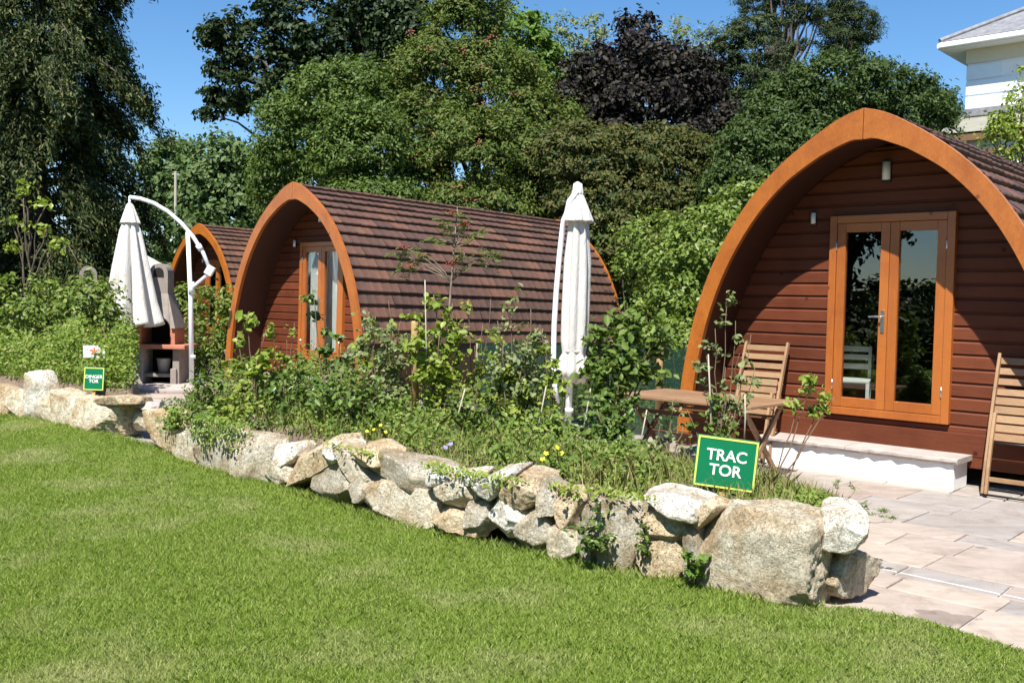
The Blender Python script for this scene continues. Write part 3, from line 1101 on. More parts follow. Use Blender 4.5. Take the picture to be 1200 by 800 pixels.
def doorstep(o, s0, s1, label):
    t = thing('doorstep', label, 'doorstep', o, ANG, 'doorsteps of the pods')
    y0, y1 = PORCH - .40, PORCH - .03
    mb = MB()
    mb.box(((s0 + s1) / 2, (y0 + y1) / 2, .115), (s1 - s0, y1 - y0, .25))
    mb.build('riser', M['white_paint'], t, False, .01)
    ms = (s0 + s1) / 2 - .05
    for a, b in ((s0 - .04, ms - .004), (ms + .004, s1 + .04)):
        n = 14
        mb = MB()
        vs = []
        rd = random.Random(int(a * 100) + 5)
        fr_ = [y0 - .045 + rd.uniform(-.01, .012) for _ in range(n + 1)]
        for zz, ins in ((.242, .012), (.262, 0), (.285, .003), (.292, .012)):
            for i in range(n + 1):
                x = a + (b - a) * i / n
                vs.append((x, fr_[i] + ins + rd.uniform(-.003, .003), zz))
        for zz in (.242, .262, .285, .292):
            for i in range(n + 1):
                vs.append((a + (b - a) * i / n, y1, zz))
        k = n + 1
        fs = []
        for lv in range(3):
            fs += [(lv * k + i, lv * k + i + 1, (lv + 1) * k + i + 1, (lv + 1) * k + i) for i in range(n)]
            fs += [(lv * k, (lv + 1) * k, (lv + 5) * k, (lv + 4) * k), (lv * k + n, (lv + 4) * k + n, (lv + 5) * k + n, (lv + 1) * k + n)]
        fs += [(3 * k + i, 3 * k + i + 1, 7 * k + i + 1, 7 * k + i) for i in range(n)]
        fs += [(i, 4 * k + i, 4 * k + i + 1, i + 1) for i in range(n)]
        mb.add(vs, fs)
        mb.build('slab', M['slab'], t)
    return t


doorstep(ORG, -1.05, .86, 'white rendered doorstep with sandstone top before the glass doors of the near pod')
doorstep(MID, -1.0, .9, 'white doorstep half hidden by plants before the middle pod')


# ------------------------------------------------------------------ garden furniture
def table():
    c = Vector((1.87, 9.29, 0))
    t = thing('garden_table', 'weathered wooden slatted folding table standing on crossed legs by the near pod', 'table', c, ANG)
    Lh, Wh, zt = .75, .46, .74
    mb = MB()
    n = 9
    for i in range(n):
        y = -Wh + .05 + (2 * Wh - .1) * (i + .5) / n
        mb.box((random.uniform(-.004, .004), y, zt - .012 + random.uniform(-.002, .002)), (2 * Lh - .16, (2 * Wh - .1) / n - .016, .022))
    for sx in (-1, 1):
        mb.box((sx * (Lh - .04), 0, zt - .013), (.08, 2 * Wh, .026))
    for sy in (-1, 1):
        mb.box((0, sy * (Wh - .025), zt - .013), (2 * Lh - .162, .048, .026))
    mb.build('tabletop', M['teak_top'], t, False, .004)
    mb = MB()
    for sx in (-.55, 0, .55):
        mb.box((sx, 0, zt - .045), (.045, 2 * Wh - .1, .036))
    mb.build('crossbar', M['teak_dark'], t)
    for k, sx in enumerate((-.62, .62)):
        for sy in (-1, 1):
            x = sx + sy * .022
            mb = MB()
            mb.bar((x, -sy * .38, 0.01), (x, sy * .33, zt - .03), .032, .05)
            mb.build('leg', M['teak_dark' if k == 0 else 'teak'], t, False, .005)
    mb = MB()
    mb.tube([(-.62, .0, .36), (.62, .0, .36)], .014, 10)
    mb.box((0, .24, .58), (1.2, .022, .04)); mb.box((0, -.24, .58), (1.2, .022, .04))
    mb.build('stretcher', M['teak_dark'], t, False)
    return t


table()


def folded_chair(s_, lean, label, rz=0.0):
    """folding slatted chair, folded flat and leant on the front wall"""
    p = in_pod(ORG, s_, PORCH - .06)
    t = thing('folding_chair', label, 'chair', p, ANG + rz, 'folding chairs leaning on the near pod')
    H = 1.24
    foot = -.36

    def pt(x, z, off=0.0):
        f_ = z / H
        return Vector((x, foot * (1 - f_) - .02 - off, z))
    for sx in (-.24, .24):
        mb = MB()
        pts = [pt(sx, z, .03 * math.sin(z * 2.2)) for z in (0.02, .3, .6, .9, 1.1, H)]
        for a, b in zip(pts, pts[1:]):
            mb.bar(a, b + (b - a) * .04, .026, .045)
        mb.build('back_leg', M['teak'], t, False, .004)
    mb = MB()
    for i in range(6):
        z = .72 + i * .092
        a = pt(0, z, .0)
        mb.box(a, (.455, .014, .060), Matrix.Rotation(R(-16), 3, 'X'))
    mb.build('backrest', M['teak'], t, False, .003)
    mb = MB()
    for i in range(5):
        z = .52 + i * .078
        mb.box(pt(0, z, .055), (.43, .016, .066), Matrix.Rotation(R(-14), 3, 'X'))
    mb.build('seat', M['teak'], t, False, .003)
    for sx in (-.195, .195):
        mb = MB()
        pts = [pt(sx, z, .06 + .04 * math.sin(z * 3)) for z in (0.03, .25, .5, .72)]
        for a, b in zip(pts, pts[1:]):
            mb.bar(a, b + (b - a) * .04, .026, .042)
        mb.build('front_leg', M['teak'], t, False, .004)
    mb = MB(); mb.box(pt(0, .16, .07), (.37, .02, .04)); mb.build('stretcher', M['teak'], t, False, .003)
    mb = MB(); mb.tube([pt(-.23, .02, .03), pt(.23, .02, .03)], .010, 8); mb.build('foot_rod', M['black'], t, True)
    mb = MB(); mb.tube([pt(-.2, .47, .05), pt(.2, .47, .05)], .008, 8); mb.build('pivot_rod', M['black'], t, True)
    return t


folded_chair(-1.18, 0, 'folded wooden slatted chair leaning on the pod wall behind the garden table')
folded_chair(1.36, 0, 'folded wooden slatted chair leaning on the pod wall beyond the doorstep, cut by the frame')


def folds(n, amp):
    return lambda a, z: 1 + amp * math.cos(n * a)


def canopy(t, apex, bottom, prof, nf, amp, name='canopy'):
    mb = MB()
    h = apex.z - bottom.z
    N = nf * 8
    vs, fs = [], []
    for (f_, r_, am) in prof:
        c = apex.lerp(bottom, f_)
        for j in range(N):
            a = 2 * math.pi * j / N
            w_ = 1 + am * (abs(math.cos(nf * a / 2)) * 2 - 1) + .03 * math.sin(3 * a + f_ * 5)
            zz = c.z + (.05 * math.cos(nf * a) * am * 2 if f_ > .95 else 0)
            vs.append((c.x + r_ * w_ * math.cos(a), c.y + r_ * w_ * math.sin(a), zz))
    for i in range(len(prof) - 1):
        for j in range(N):
            fs.append((i * N + j, i * N + (j + 1) % N, (i + 1) * N + (j + 1) % N, (i + 1) * N + j))
    mb.add(vs, fs)
    return mb.build(name, M['canopy'], t, True)


# umbrella by the barbecue: curved boom still raised, cloth hanging in a loose cone
UB = Vector((-5.50, 16.55, 0))
t = thing('cantilever_umbrella', 'half folded cream cantilever umbrella hanging from a curved white arm by the barbecue', 'umbrella', UB, 0, 'closed garden umbrellas')


def ub(px, py, dy=0.0):
    return at(px, py, UB.y + dy) - UB


mb = MB(); mb.tube([Vector((0, 0, -.02)), ub(223.5, 350), ub(220, 272)], [.042, .040, .036], 14)
mb.tube([ub(224.5, 345), ub(224, 330)], .052, 14); mb.tube([ub(226, 420), ub(226, 416)], .048, 14)
mb.build('mast', M['white_metal'], t, True)
mb = MB()
bp = [ub(*q) for q in ((152, 231), (165, 233), (180, 238), (197, 248), (212, 261), (226, 277), (238, 296), (247, 318))]
mb.tube(bp, .034, 12); mb.tube([ub(232, 287), ub(236, 293)], .05, 12)
mb.build('boom', M['white_metal'], t, True)
mb = MB(); mb.tube([ub(225, 337, -.02), ub(243, 322, -.02)], .028, 10); mb.box(ub(246, 317, -.03), (.13, .09, .16), Matrix.Rotation(R(30), 3, 'Y'))
mb.build('crank', M['white_metal'], t, False, .006)
mb = MB(); mb.tube([ub(152, 230), ub(152, 246)], .02, 8); mb.build('hook', M['white_metal'], t, True)
ap = ub(152, 243); bt = ub(155, 381)
canopy(t, ap, bt, [(0, .02, 0), (.02, .06, .05), (.14, .12, .16), (.2, .155, .22), (.5, .25, .28), (.8, .35, .30), (.97, .42, .32), (1.0, .43, .34), (.99, .36, .34)], 8, .1)
canopy(t, ub(152, 238), ub(153, 262), [(0, .03, 0), (.1, .06, .05), (.95, .155, .12), (1.0, .16, .14), (.95, .13, .1)], 8, .1, 'canopy_cap')
canopy(t, ub(152, 260), ub(155, 380), [(0, .06, 0), (1, .1, 0)], 4, .1, 'inner_pole').data.materials[0] = M['white_metal']

# umbrella in front of the middle pod: fully closed and tied
UC = Vector((.73, 12.25, 0))
t = thing('cantilever_umbrella', 'closed white umbrella tied slim beside its curved pole before the middle pod', 'umbrella', UC, 0, 'closed garden umbrellas')


def uc(px, py, dy=0.0):
    return at(px, py, UC.y + dy) - UC


mb = MB(); mb.tube([Vector((0, 0, -.02)), uc(668, 440), uc(672, 300, .12)], [.045, .042, .036], 14)
mb.tube([uc(667, 483), uc(667, 478)], .055, 14)
mb.build('mast', M['white_metal'], t, True)
mb = MB()
mb.tube([uc(*q, -.12) for q in ((676, 224), (667, 236), (660, 262), (655.5, 300), (652, 340), (649.5, 380), (648.5, 420), (650, 450), (653, 472))], .034, 12)
mb.build('boom', M['white_metal'], t, True)
canopy(t, uc(678, 245, -.05), uc(671, 447, -.05),
       [(0, .10, .12), (.3, .155, .16), (.6, .16, .16), (.75, .155, .18), (.82, .143, .12), (.835, .139, .1), (.86, .16, .16), (.93, .195, .22), (1.0, .17, .25), (.985, .12, .2)], 7, .1)
canopy(t, uc(677, 226, -.05), uc(677, 261, -.05), [(0, .05, .05), (.12, .075, .1), (.92, .185, .12), (1.0, .19, .15), (.93, .14, .1)], 8, .1, 'canopy_cap')
canopy(t, uc(677, 213, -.05), uc(677, 229, -.05), [(0, .012, .1), (.15, .045, .25), (.6, .05, .3), (.8, .065, .2), (1, .06, .1)], 6, .1, 'knot')
mb = MB(); mb.tube([uc(677 + 0, 222, -.05), uc(668, 450, -.05)], .022, 8); mb.build('inner_pole', M['white_metal'], t, True)
mb = MB()
c = uc(672.6, 411, -.05)
mb.lathe([(.146, -.014), (.153, -.006), (.153, .006), (.146, .014)], c, 28)
mb.build('tie_strap', M['canopy'], t, True)

# open white parasol far behind the barbecue
c = at(184, 301, 24.0)
t = thing('parasol', 'open white parasol seen in part behind the barbecue chimney', 'umbrella', (c.x, c.y, 0))
t.rotation_euler = (R(12), R(-4), 0)
mb = MB(); mb.tube([(0, 0, 0), (0, 0, c.z)], .025, 8); mb.build('pole', M['white_metal'], t, True)
mb = MB()
vs = [(0, 0, c.z + .15)]
for j in range(8):
    a = 2 * math.pi * j / 8
    vs.append((.58 * math.cos(a), .58 * math.sin(a), c.z - .28))
for j in range(8):
    a = 2 * math.pi * j / 8
    vs.append((.58 * math.cos(a), .58 * math.sin(a), c.z - .40))
mb.add(vs, [(0, 1 + j, 1 + (j + 1) % 8) for j in range(8)] + [(1 + j, 9 + j, 9 + (j + 1) % 8, 1 + (j + 1) % 8) for j in range(8)])
mb.build('canopy', M['canopy'], t)


# ------------------------------------------------------------------ barbecue
def bbq(loc, label, rz=0.0, full=True):
    t = thing('barbecue', label, 'barbecue', loc, rz, 'masonry barbecues')
    if full:
        mb = MB(); mb.box((-.30, 0, .34), (.28, .56, .64)); mb.build('side_pier', M['roughcast'], t, False, .01)
        mb = MB(); mb.box((.40, .04, .34), (.12, .50, .64)); mb.build('side_pier', M['concrete'], t, False, .01)
        mb = MB(); mb.box((.09, .02, .20), (.50, .50, .06)); mb.box((.37, -.21, .16), (.10, .1, .32)); mb.build('shelf', M['concrete'], t, False, .008)
        mb = MB(); mb.box((0, .25, .34), (.72, .06, .64)); mb.build('rear_panel', M['flat_black'], t)
        mb = MB(); mb.box((0, -.02, .70), (1.2, .66, .075)); mb.build('worktop', M['terracotta'], t, False, .012)
        mb = MB(); mb.box((-.36, -.05, .86), (.2, .34, .18)); mb.box((-.36, -.06, .96), (.24, .38, .035)); mb.build('firebrick_box', M['terracotta'], t, False, .008)
    # hearth with an arched mouth
    W_, zt, zb = .33, 1.22, .74
    mb = MB()
    arch = [(.25 * math.cos(math.pi * i / 14), 1.0 + .20 * math.sin(math.pi * i / 14)) for i in range(15)]
    outer = [(W_, zb), (W_, 1.0)] + [(W_ * math.cos(math.pi * i / 14) if 0 < i < 14 else W_ * (1 - 2 * (i == 14)), 1.0 + .33 * math.sin(math.pi * i / 14) if 0 < i < 14 else 1.0) for i in range(15)][1:14] + [(-W_, 1.0), (-W_, zb)]
    inner = [(.25, zb), (.25, 1.0)] + arch[1:14] + [(-.25, 1.0), (-.25, zb)]
    n = len(outer)
    vs = [(x, -.24, z) for x, z in outer] + [(x, -.24, z) for x, z in inner] + [(x, .26, z) for x, z in outer] + [(x, .26, z) for x, z in inner]
    fs = []
    for i in range(n - 1):
        fs += [(i, i + 1, n + i + 1, n + i), (i, 2 * n + i, 2 * n + i + 1, i + 1), (n + i, n + i + 1, 3 * n + i + 1, 3 * n + i)]
    mb.add([(x + .06, y, z) for x, y, z in vs], fs)
    hearth = mb.build('hearth', M['terracotta'], t)
    mb = MB(); mb.box((.06, .25, 1.0), (.62, .03, .5)); mb.box((.06, 0, .745), (.5, .5, .012)); mb.build('firebox', M['flat_black'], hearth)
    # hood tapering to the chimney
    mb = MB()
    cx = .06
    lo = [(-.35, -.29), (.35, -.29), (.35, .28), (-.35, .28)]
    hi = [(-.17, -.13), (.17, -.13), (.17, .2), (-.17, .2)]
    arch2 = [(.27 * math.cos(math.pi * i / 12), 1.0 + .22 * math.sin(math.pi * i / 12)) for i in range(13)]
    vs = [(cx + x, y, 1.02) for x, y in lo] + [(cx + x, y, 1.62) for x, y in hi]
    mb.add(vs, [(1, 2, 6, 5), (2, 3, 7, 6), (3, 0, 4, 7), (4, 5, 6, 7)])
    vs = [(cx + .35, -.29, 1.02), (cx - .35, -.29, 1.02), (cx + .17, -.13, 1.62), (cx - .17, -.13, 1.62)] + [(cx + x, -.295 + .05 * (z - 1.0), z + .02) for x, z in arch2]
    mb.add(vs, [(0, 4, 5, 6, 7, 2), (2, 7, 8, 9, 10, 11, 12, 13, 3)[:9], (3, 13, 14, 15, 16, 1)])
    mb.build('hood', M['concrete'], t)
    mb = MB()
    # stack; a black plug puts the smoke hole's inner dark into colour
    x0, x1, y0, y1, z0, z1 = cx - .16, cx + .16, -.12, .19, 1.6, 2.08
    hole = [(.09 * math.cos(math.pi * i / 10), 1.98 + .09 * math.sin(math.pi * i / 10)) for i in range(11)]
    pl = [(x0, z0), (x1, z0), (x1, 1.98)] + [(cx + .16 * math.cos(math.pi * i / 10), 1.98 + .16 * math.sin(math.pi * i / 10)) for i in range(1, 10)] + [(x0, 1.98)]
    mb.prism(pl, y0, y1)
    st_ = mb.build('chimney', M['concrete'], t)
    mb = MB()
    hp = [(.095, 1.90)] + hole[0:11] + [(-.095, 1.90)]
    mb.prism([(cx + x, z) for x, z in hp], y0 - .004, y0 + .05)
    mb.build('smoke_hole_plug', M['flat_black'], st_)
    return t


bbq((-6.24, 16.95, .0), 'masonry barbecue with terracotta worktop under the half folded umbrella')
c = at(103, 330, 19.5)
bbq((c.x - .06, c.y, -.0), 'second masonry barbecue, only its pale chimney showing above the hedge', R(25))
t = thing('bucket', 'grey bucket standing on the lower shelf of the barbecue', 'bucket', (-6.10, 16.88, .232))
mb = MB(); mb.lathe([(.0, 0), (.085, 0), (.12, .24), (.128, .245), (.128, .255), (.112, .25), (.08, .01), (0, .01)], n=24); mb.build('pail', M['zinc'], t, True)
mb = MB(); mb.tube([(.125 * math.cos(a), -.02 + .0 * a, .25 - .09 * math.sin(a) * .3) for a in [math.pi * i / 8 for i in range(9)]], .004, 6); mb.build('handle', M['chrome'], t, True)
# terrace slab step under the barbecue
for k, (a, b, Y0, z, dp) in enumerate((((-7.2), (-5.2), 15.75, .06, 1.9),)):
    mb = MB(); mb.box(((a + b) / 2, Y0 + dp / 2, z / 2 - .005), (b - a, dp, z))
    o = mb.build('terrace_slab', M['slab'], None, False, .01)
    tag(o, 'low sandstone terrace edge below the barbecue', 'terrace')

# ------------------------------------------------------------------ signs
def text(s, size, mat, parent, loc, bold=.0, ext=.002, name='lettering'):
    cu = bpy.data.curves.new(name, 'FONT')
    cu.body = s; cu.size = size; cu.align_x = 'CENTER'; cu.align_y = 'CENTER'
    cu.offset = bold; cu.extrude = ext; cu.space_line = .95
    cu.materials.append(mat)
    fo = bpy.data.objects.new(name + '_curve', cu); col.objects.link(fo)
    me = bpy.data.meshes.new_from_object(fo.evaluated_get(bpy.context.evaluated_depsgraph_get()))
    bpy.data.objects.remove(fo)
    o = bpy.data.objects.new(name, me); col.objects.link(o)
    o.parent = parent; o.location = loc; o.rotation_euler = (R(90), 0, 0)
    return o


def sign(p, w_, h_, s, size, label, rz, roll, post=.2):
    t = thing('sign', label, 'sign', p, rz, 'green name signs')
    t.rotation_euler = (R(-6), roll, rz)
    mb = MB(); mb.box((0, 0, h_ / 2), (w_, .018, h_)); mb.build('board', M['green_sign'], t, False, .003)
    mb = MB()
    b = .011
    e_ = .006
    for sx in (-1, 1):
        mb.box((sx * (w_ / 2 - e_ - b / 2), -.0105, h_ / 2), (b, .004, h_ - 2 * e_))
    for zz in (e_ + b / 2, h_ - e_ - b / 2):
        mb.box((0, -.0105, zz), (w_ - 2 * e_ - 2 * b, .004, b))
    mb.build('border', M['yellow_line'], t)
    text(s, size, M['white_letter'], t, (0, -.011, h_ / 2 - .002), size * .014)
    mb = MB(); mb.box((0, .018, -.02), (.04, .02, post * 2)); mb.build('post', M['stake'], t)
    return t


p = onz(847, 573, .44)
p = at(847, 573, 6.02)
sign(p, .385, .325, 'TRAC\nTOR', .098, 'green sign lettered TRAC TOR standing on the near stone wall', R(-8), R(5.5))
p = at(109.5, 457.5, 11.75)
sign(p, .25, .285, 'DINGER\nTOR', .057, 'small green sign lettered DINGER TOR standing on the far stone wall', R(2), R(1))
p = at(110.5, 419, 12.1)
t = thing('picture_plaque', 'worn white plaque with an orange picture above the small green sign', 'plaque', p)
mb = MB(); mb.box((0, 0, .075), (.28, .014, .155)); mb.build('board', M['plaque'], t, False, .003)
mb = MB()
for i in range(5):
    a = 2 * math.pi * i / 5 + .3
    a1 = a + .35
    mb.add([(.01, -.0095, .08), (.03 * math.cos(a - .5), -.0095, .08 + .03 * math.sin(a - .5)), (.068 * math.cos(a), -.0095, .08 + .062 * math.sin(a)), (.03 * math.cos(a1), -.0095, .08 + .03 * math.sin(a1))], [(0, 1, 2, 3)])
mb.build('orange_picture', M['orange'], t)
mb = MB(); mb.box((0, .015, -.25), (.03, .02, .6)); mb.build('post', M['stake'], t)


# ------------------------------------------------------------------ dry stone wall
def rock_mesh(w_, d_, h_, seed, power=3.2, chop=7, rough=.06, sub=4):
    bm = bmesh.new()
    bmesh.ops.create_icosphere(bm, subdivisions=sub, radius=1.0)
    rd = random.Random(seed)
    planes = []
    for i in range(chop):
        n_ = Vector((rd.gauss(0, 1), rd.gauss(-.35, .9), rd.gauss(.1, .8))).normalized()
        planes.append((n_, rd.uniform(.80, 1.08)))
    planes.append((Vector((rd.uniform(-.25, .25), -1, rd.uniform(-.1, .3))).normalized(), rd.uniform(.62, .80)))
    so_ = Vector((seed * 3.7, seed * 1.3, seed * .7))
    for v in bm.verts:
        p = v.co.copy()
        k = (abs(p.x) ** power + abs(p.y) ** power + abs(p.z) ** power) ** (1 / power)
        p = p / k
        for n_, o_ in planes:
            e_ = p.dot(n_) - o_
            if e_ > 0:
                p -= n_ * e_ * .97
        q = Vector((p.x * w_, p.y * d_, p.z * h_))
        f1 = noise.fractal(q * 3.2 + so_, 1.0, 2.0, 4)
        f2 = noise.noise(q * 16 + so_)
        f3 = abs(noise.noise(q * 5.5 + so_ * 2))
        f4 = noise.noise(q * 34 + so_)
        f5 = math.floor(3.0 * noise.noise(q * 4.2 + so_ * 1.7) + .5) / 3.0
        p *= 1 + rough * f1 * .9 + rough * .34 * f2 + rough * .30 * f4 + rough * .55 * f5 - rough * .5 * max(0, .10 - f3) * 6
        v.co = Vector((p.x * w_ / 2, p.y * d_ / 2, p.z * h_ / 2))
    me = bpy.data.meshes.new('stone'); bm.to_mesh(me); bm.free()
    me.shade_smooth()
    return me


def foot_plane(x):
    """foot of the wall on photo bearing x: point and tangent"""
    d = ray(x, 560); d2 = Vector((d.x, d.y))
    best = None
    for (x0, y0), (x1, y1) in zip(FOOT, FOOT[1:]):
        # intersect ray t*d2 with the segment
        ex, ey = x1 - x0, y1 - y0
        den = d2.x * ey - d2.y * ex
        if abs(den) < 1e-9:
            continue
        tt = (x0 * ey - y0 * ex) / den
        u = (x0 * d2.y - y0 * d2.x) / den
        if tt > 0 and -.02 <= u <= 1.02:
            best = (Vector((d2.x * tt, d2.y * tt, 0)), Vector((ex, ey, 0)).normalized())
    if best is None:
        x1, y1 = FOOT[-1]; x0, y0 = FOOT[-2]
        best = (Vector((x1, y1, 0)), Vector((x1 - x0, y1 - y0, 0)).normalized())
    return best


def hit(x, y, P, tang):
    n_ = Vector((-tang.y, tang.x, 0))
    d = ray(x, y)
    return CAM + d * ((P - CAM).dot(n_) / d.dot(n_))


STONES = [
    # x0, y0, x1, y1, depth, tilt deg, material, power, label
    (-14, 452, 14, 492, .4, 0, 'rock_tan', 3, 'rounded tan stone at the frame edge of the far wall'),
    (10, 458, 29, 491, .4, 4, 'rock', 3, 'small pale stone left of the upright stone in the far wall'),
    (28, 438, 52, 497, .35, 2, 'rock_white', 3.4, 'tall upright whitish stone in the far wall'),
    (46, 468, 66, 500, .4, 0, 'rock', 3, 'low stone tucked between the upright stone and the boulder of the far wall'),
    (58, 464, 96, 506, .45, -8, 'rock', 3, 'pale sloping stone left of the far boulder'),
    (78, 468, 138, 509, .5, 3, 'rock', 2.6, 'large pale boulder ending the far wall below the small sign'),
    (112, 464, 150, 476, .4, 6, 'rock_tan', 4, 'flat dark-edged slab capping the far boulder'),
    (160, 470, 186, 480, .4, -2, 'slab', 5, 'flat sandstone slab beside the gap in the wall'),
    (157, 480, 183, 503, .35, 0, 'rock', 3, 'small pale stone low in the gap between the walls'),
    (180, 482, 217, 535, .5, 2, 'rock_tan', 4, 'squarish tan block beginning the near wall at the gap'),
    (208, 498, 242, 544, .4, 0, 'rock', 3, 'ivy hung stone next to the tan block'),
    (236, 512, 276, 554, .4, 3, 'rock_mossy', 3, 'mossy stone low among the ivy'),
    (246, 500, 280, 522, .4, -5, 'rock', 3, 'small flat stone above the mossy stone among ivy'),
    (270, 512, 316, 562, .42, 0, 'rock_mossy', 3, 'weed draped lichened stone left of the leaning stone'),
    (312, 536, 340, 570, .4, 0, 'rock', 3, 'small stone at grass level left of the leaning stone'),
    (320, 520, 344, 546, .35, 8, 'rock_white', 3, 'small white stone near the top left of the leaning stone'),
    (336, 506, 392, 578, .45, 26, 'rock_tan', 4, 'tall leaning pale stone pointing up from the near wall'),
    (370, 538, 420, 584, .4, -8, 'rock_mossy', 3, 'white and brown patched stone right of the leaning stone'),
    (382, 518, 402, 540, .35, 0, 'rock_white', 3, 'small white stone at the shoulder of the leaning stone'),
    (394, 524, 432, 564, .4, -32, 'rock', 3.6, 'slanted stone sloping down from the shoulder of the leaning stone'),
    (420, 524, 448, 548, .4, -10, 'rock_tan', 3, 'little earthy stone under the yellow flowers'),
    (411, 558, 433, 586, .35, 8, 'rock_mossy', 2.6, 'small round brown stone at grass level'),
    (434, 538, 505, 570, .45, -6, 'rock_mossy', 3.2, 'long dark capstone overhanging a shadow'),
    (424, 564, 508, 608, .45, -4, 'rock', 3.8, 'long pale bottom stone under the dark capstone'),
    (499, 552, 522, 567, .3, 0, 'rock_white', 2.6, 'little white stone on top beside the dark capstone'),
    (536, 551, 558, 566, .3, 4, 'rock_white', 2.6, 'little pale stone on top under the purple flowers'),
    (504, 562, 560, 592, .45, 2, 'rock', 3, 'pale capstone with a dark hollow beneath'),
    (510, 592, 560, 624, .45, -3, 'rock_tan', 3, 'rough layered stone below the dark hollow'),
    (548, 586, 574, 620, .4, 0, 'rock_mossy', 2.8, 'small brown stone beside the dark hollow'),
    (556, 546, 604, 586, .4, 30, 'rock_white', 3.6, 'grey white slanted stone leaning up to the right'),
    (566, 574, 622, 634, .45, -24, 'rock_white', 3, 'grey white weathered stone below the slanted one'),
    (606, 592, 650, 648, .45, -6, 'rock_mossy', 3, 'broad grey stone with white top at grass level'),
    (582, 558, 636, 592, .45, -4, 'rock_tan', 2.8, 'tan capstone bulging over a curved shadow'),
    (630, 560, 652, 604, .35, 4, 'rock_mossy', 3, 'narrow upright stone beside the tan capstone'),
    (644, 572, 682, 622, .4, -6, 'rock_tan', 3, 'pinkish upright stone left of the ferns'),
    (645, 616, 682, 656, .4, 0, 'rock', 3, 'low wedge stone below the pinkish stone'),
    (678, 590, 702, 655, .3, 0, 'rock_mossy', 3, 'dark recessed stone behind the ferns'),
    (696, 580, 754, 672, .45, 1, 'rock_mossy', 4.2, 'large upright lichened block right of the ferns'),
    (750, 580, 822, 603, .45, -4, 'rock_white', 3.4, 'flat white capstone with rounded underside'),
    (753, 597, 812, 628, .45, -5, 'rock_tan', 3.6, 'long tan stone under the flat white capstone'),
    (752, 622, 806, 680, .45, 0, 'rock_tan', 4.4, 'square tan bottom block under the long tan stone'),
    (806, 586, 844, 616, .4, 40, 'rock_tan', 3.2, 'slanted tan wedge left of the huge boulder'),
    (800, 612, 822, 684, .3, 0, 'rock_mossy', 3, 'narrow recessed stone behind the bright green weed'),
    (814, 597, 950, 714, .42, -3, 'rock', 5, 'huge pale boulder near the corner of the wall'),
    (958, 597, 1014, 652, .36, -6, 'rock_white', 3, 'brilliant white stone on top of the wall corner'),
    (966, 642, 1022, 698, .40, 6, 'rock', 2.8, 'rounded pale corner stone beside the paving'),
]
for i, (x0, y0, x1, y1, dp, tilt, mt_, pw, lab) in enumerate(STONES):
    xc, yc = (x0 + x1) / 2, (y0 + y1) / 2
    P, tg = foot_plane(xc)
    if x0 > 960:
        tg = Vector((.86, .5, 0))
        P = P + Vector((.05, .1, 0))
    if lab.startswith(('small pale stone low in', 'flat sandstone')):
        P = P + Vector((.35, .55, 0)); tg = Vector((1, .1, 0)).normalized()
    a, b = hit(x0, yc, P, tg), hit(x1, yc, P, tg)
    tp_, bt_ = hit(xc, y0, P, tg), hit(xc, y1, P, tg)
    wd, ht = (b - a).length, tp_.z - bt_.z
    back = Vector((-tg.y, tg.x, 0))
    if back.y < 0:
        back = -back
    c = (a + b) / 2 + back * (dp * .36 - .05)
    c.z = (tp_.z + bt_.z) / 2
    ct, st_ = abs(math.cos(R(tilt))), abs(math.sin(R(tilt)))
    if abs(tilt) > 15:                                  # bounding box of a turned block back to its own sides
        w2 = (wd * ct - ht * st_) / (ct * ct - st_ * st_); h2 = (ht * ct - wd * st_) / (ct * ct - st_ * st_)
        if w2 < .05 or h2 < .05 or abs(tilt) > 29:
            s_ = .9
            w2, h2 = (wd * .8, ht * 1.05) if ht > wd else (wd * 1.05, ht * .62)
        wd, ht = w2, h2
    me = rock_mesh(wd * 1.07, dp, ht * 1.08, i + 11, pw * 2.4, 12 if wd < .7 else 7, .07 if wd < .5 else .05, 6 if wd > .7 else 5)
    o = link_obj('stone', me, M[mt_])
    o.location = c
    rz = math.atan2(tg.y, tg.x)
    o.rotation_euler = (random.uniform(-.06, .06) + .08, R(-tilt), rz)
    tag(o, lab, 'stone', 'stones of the dry stone walls')

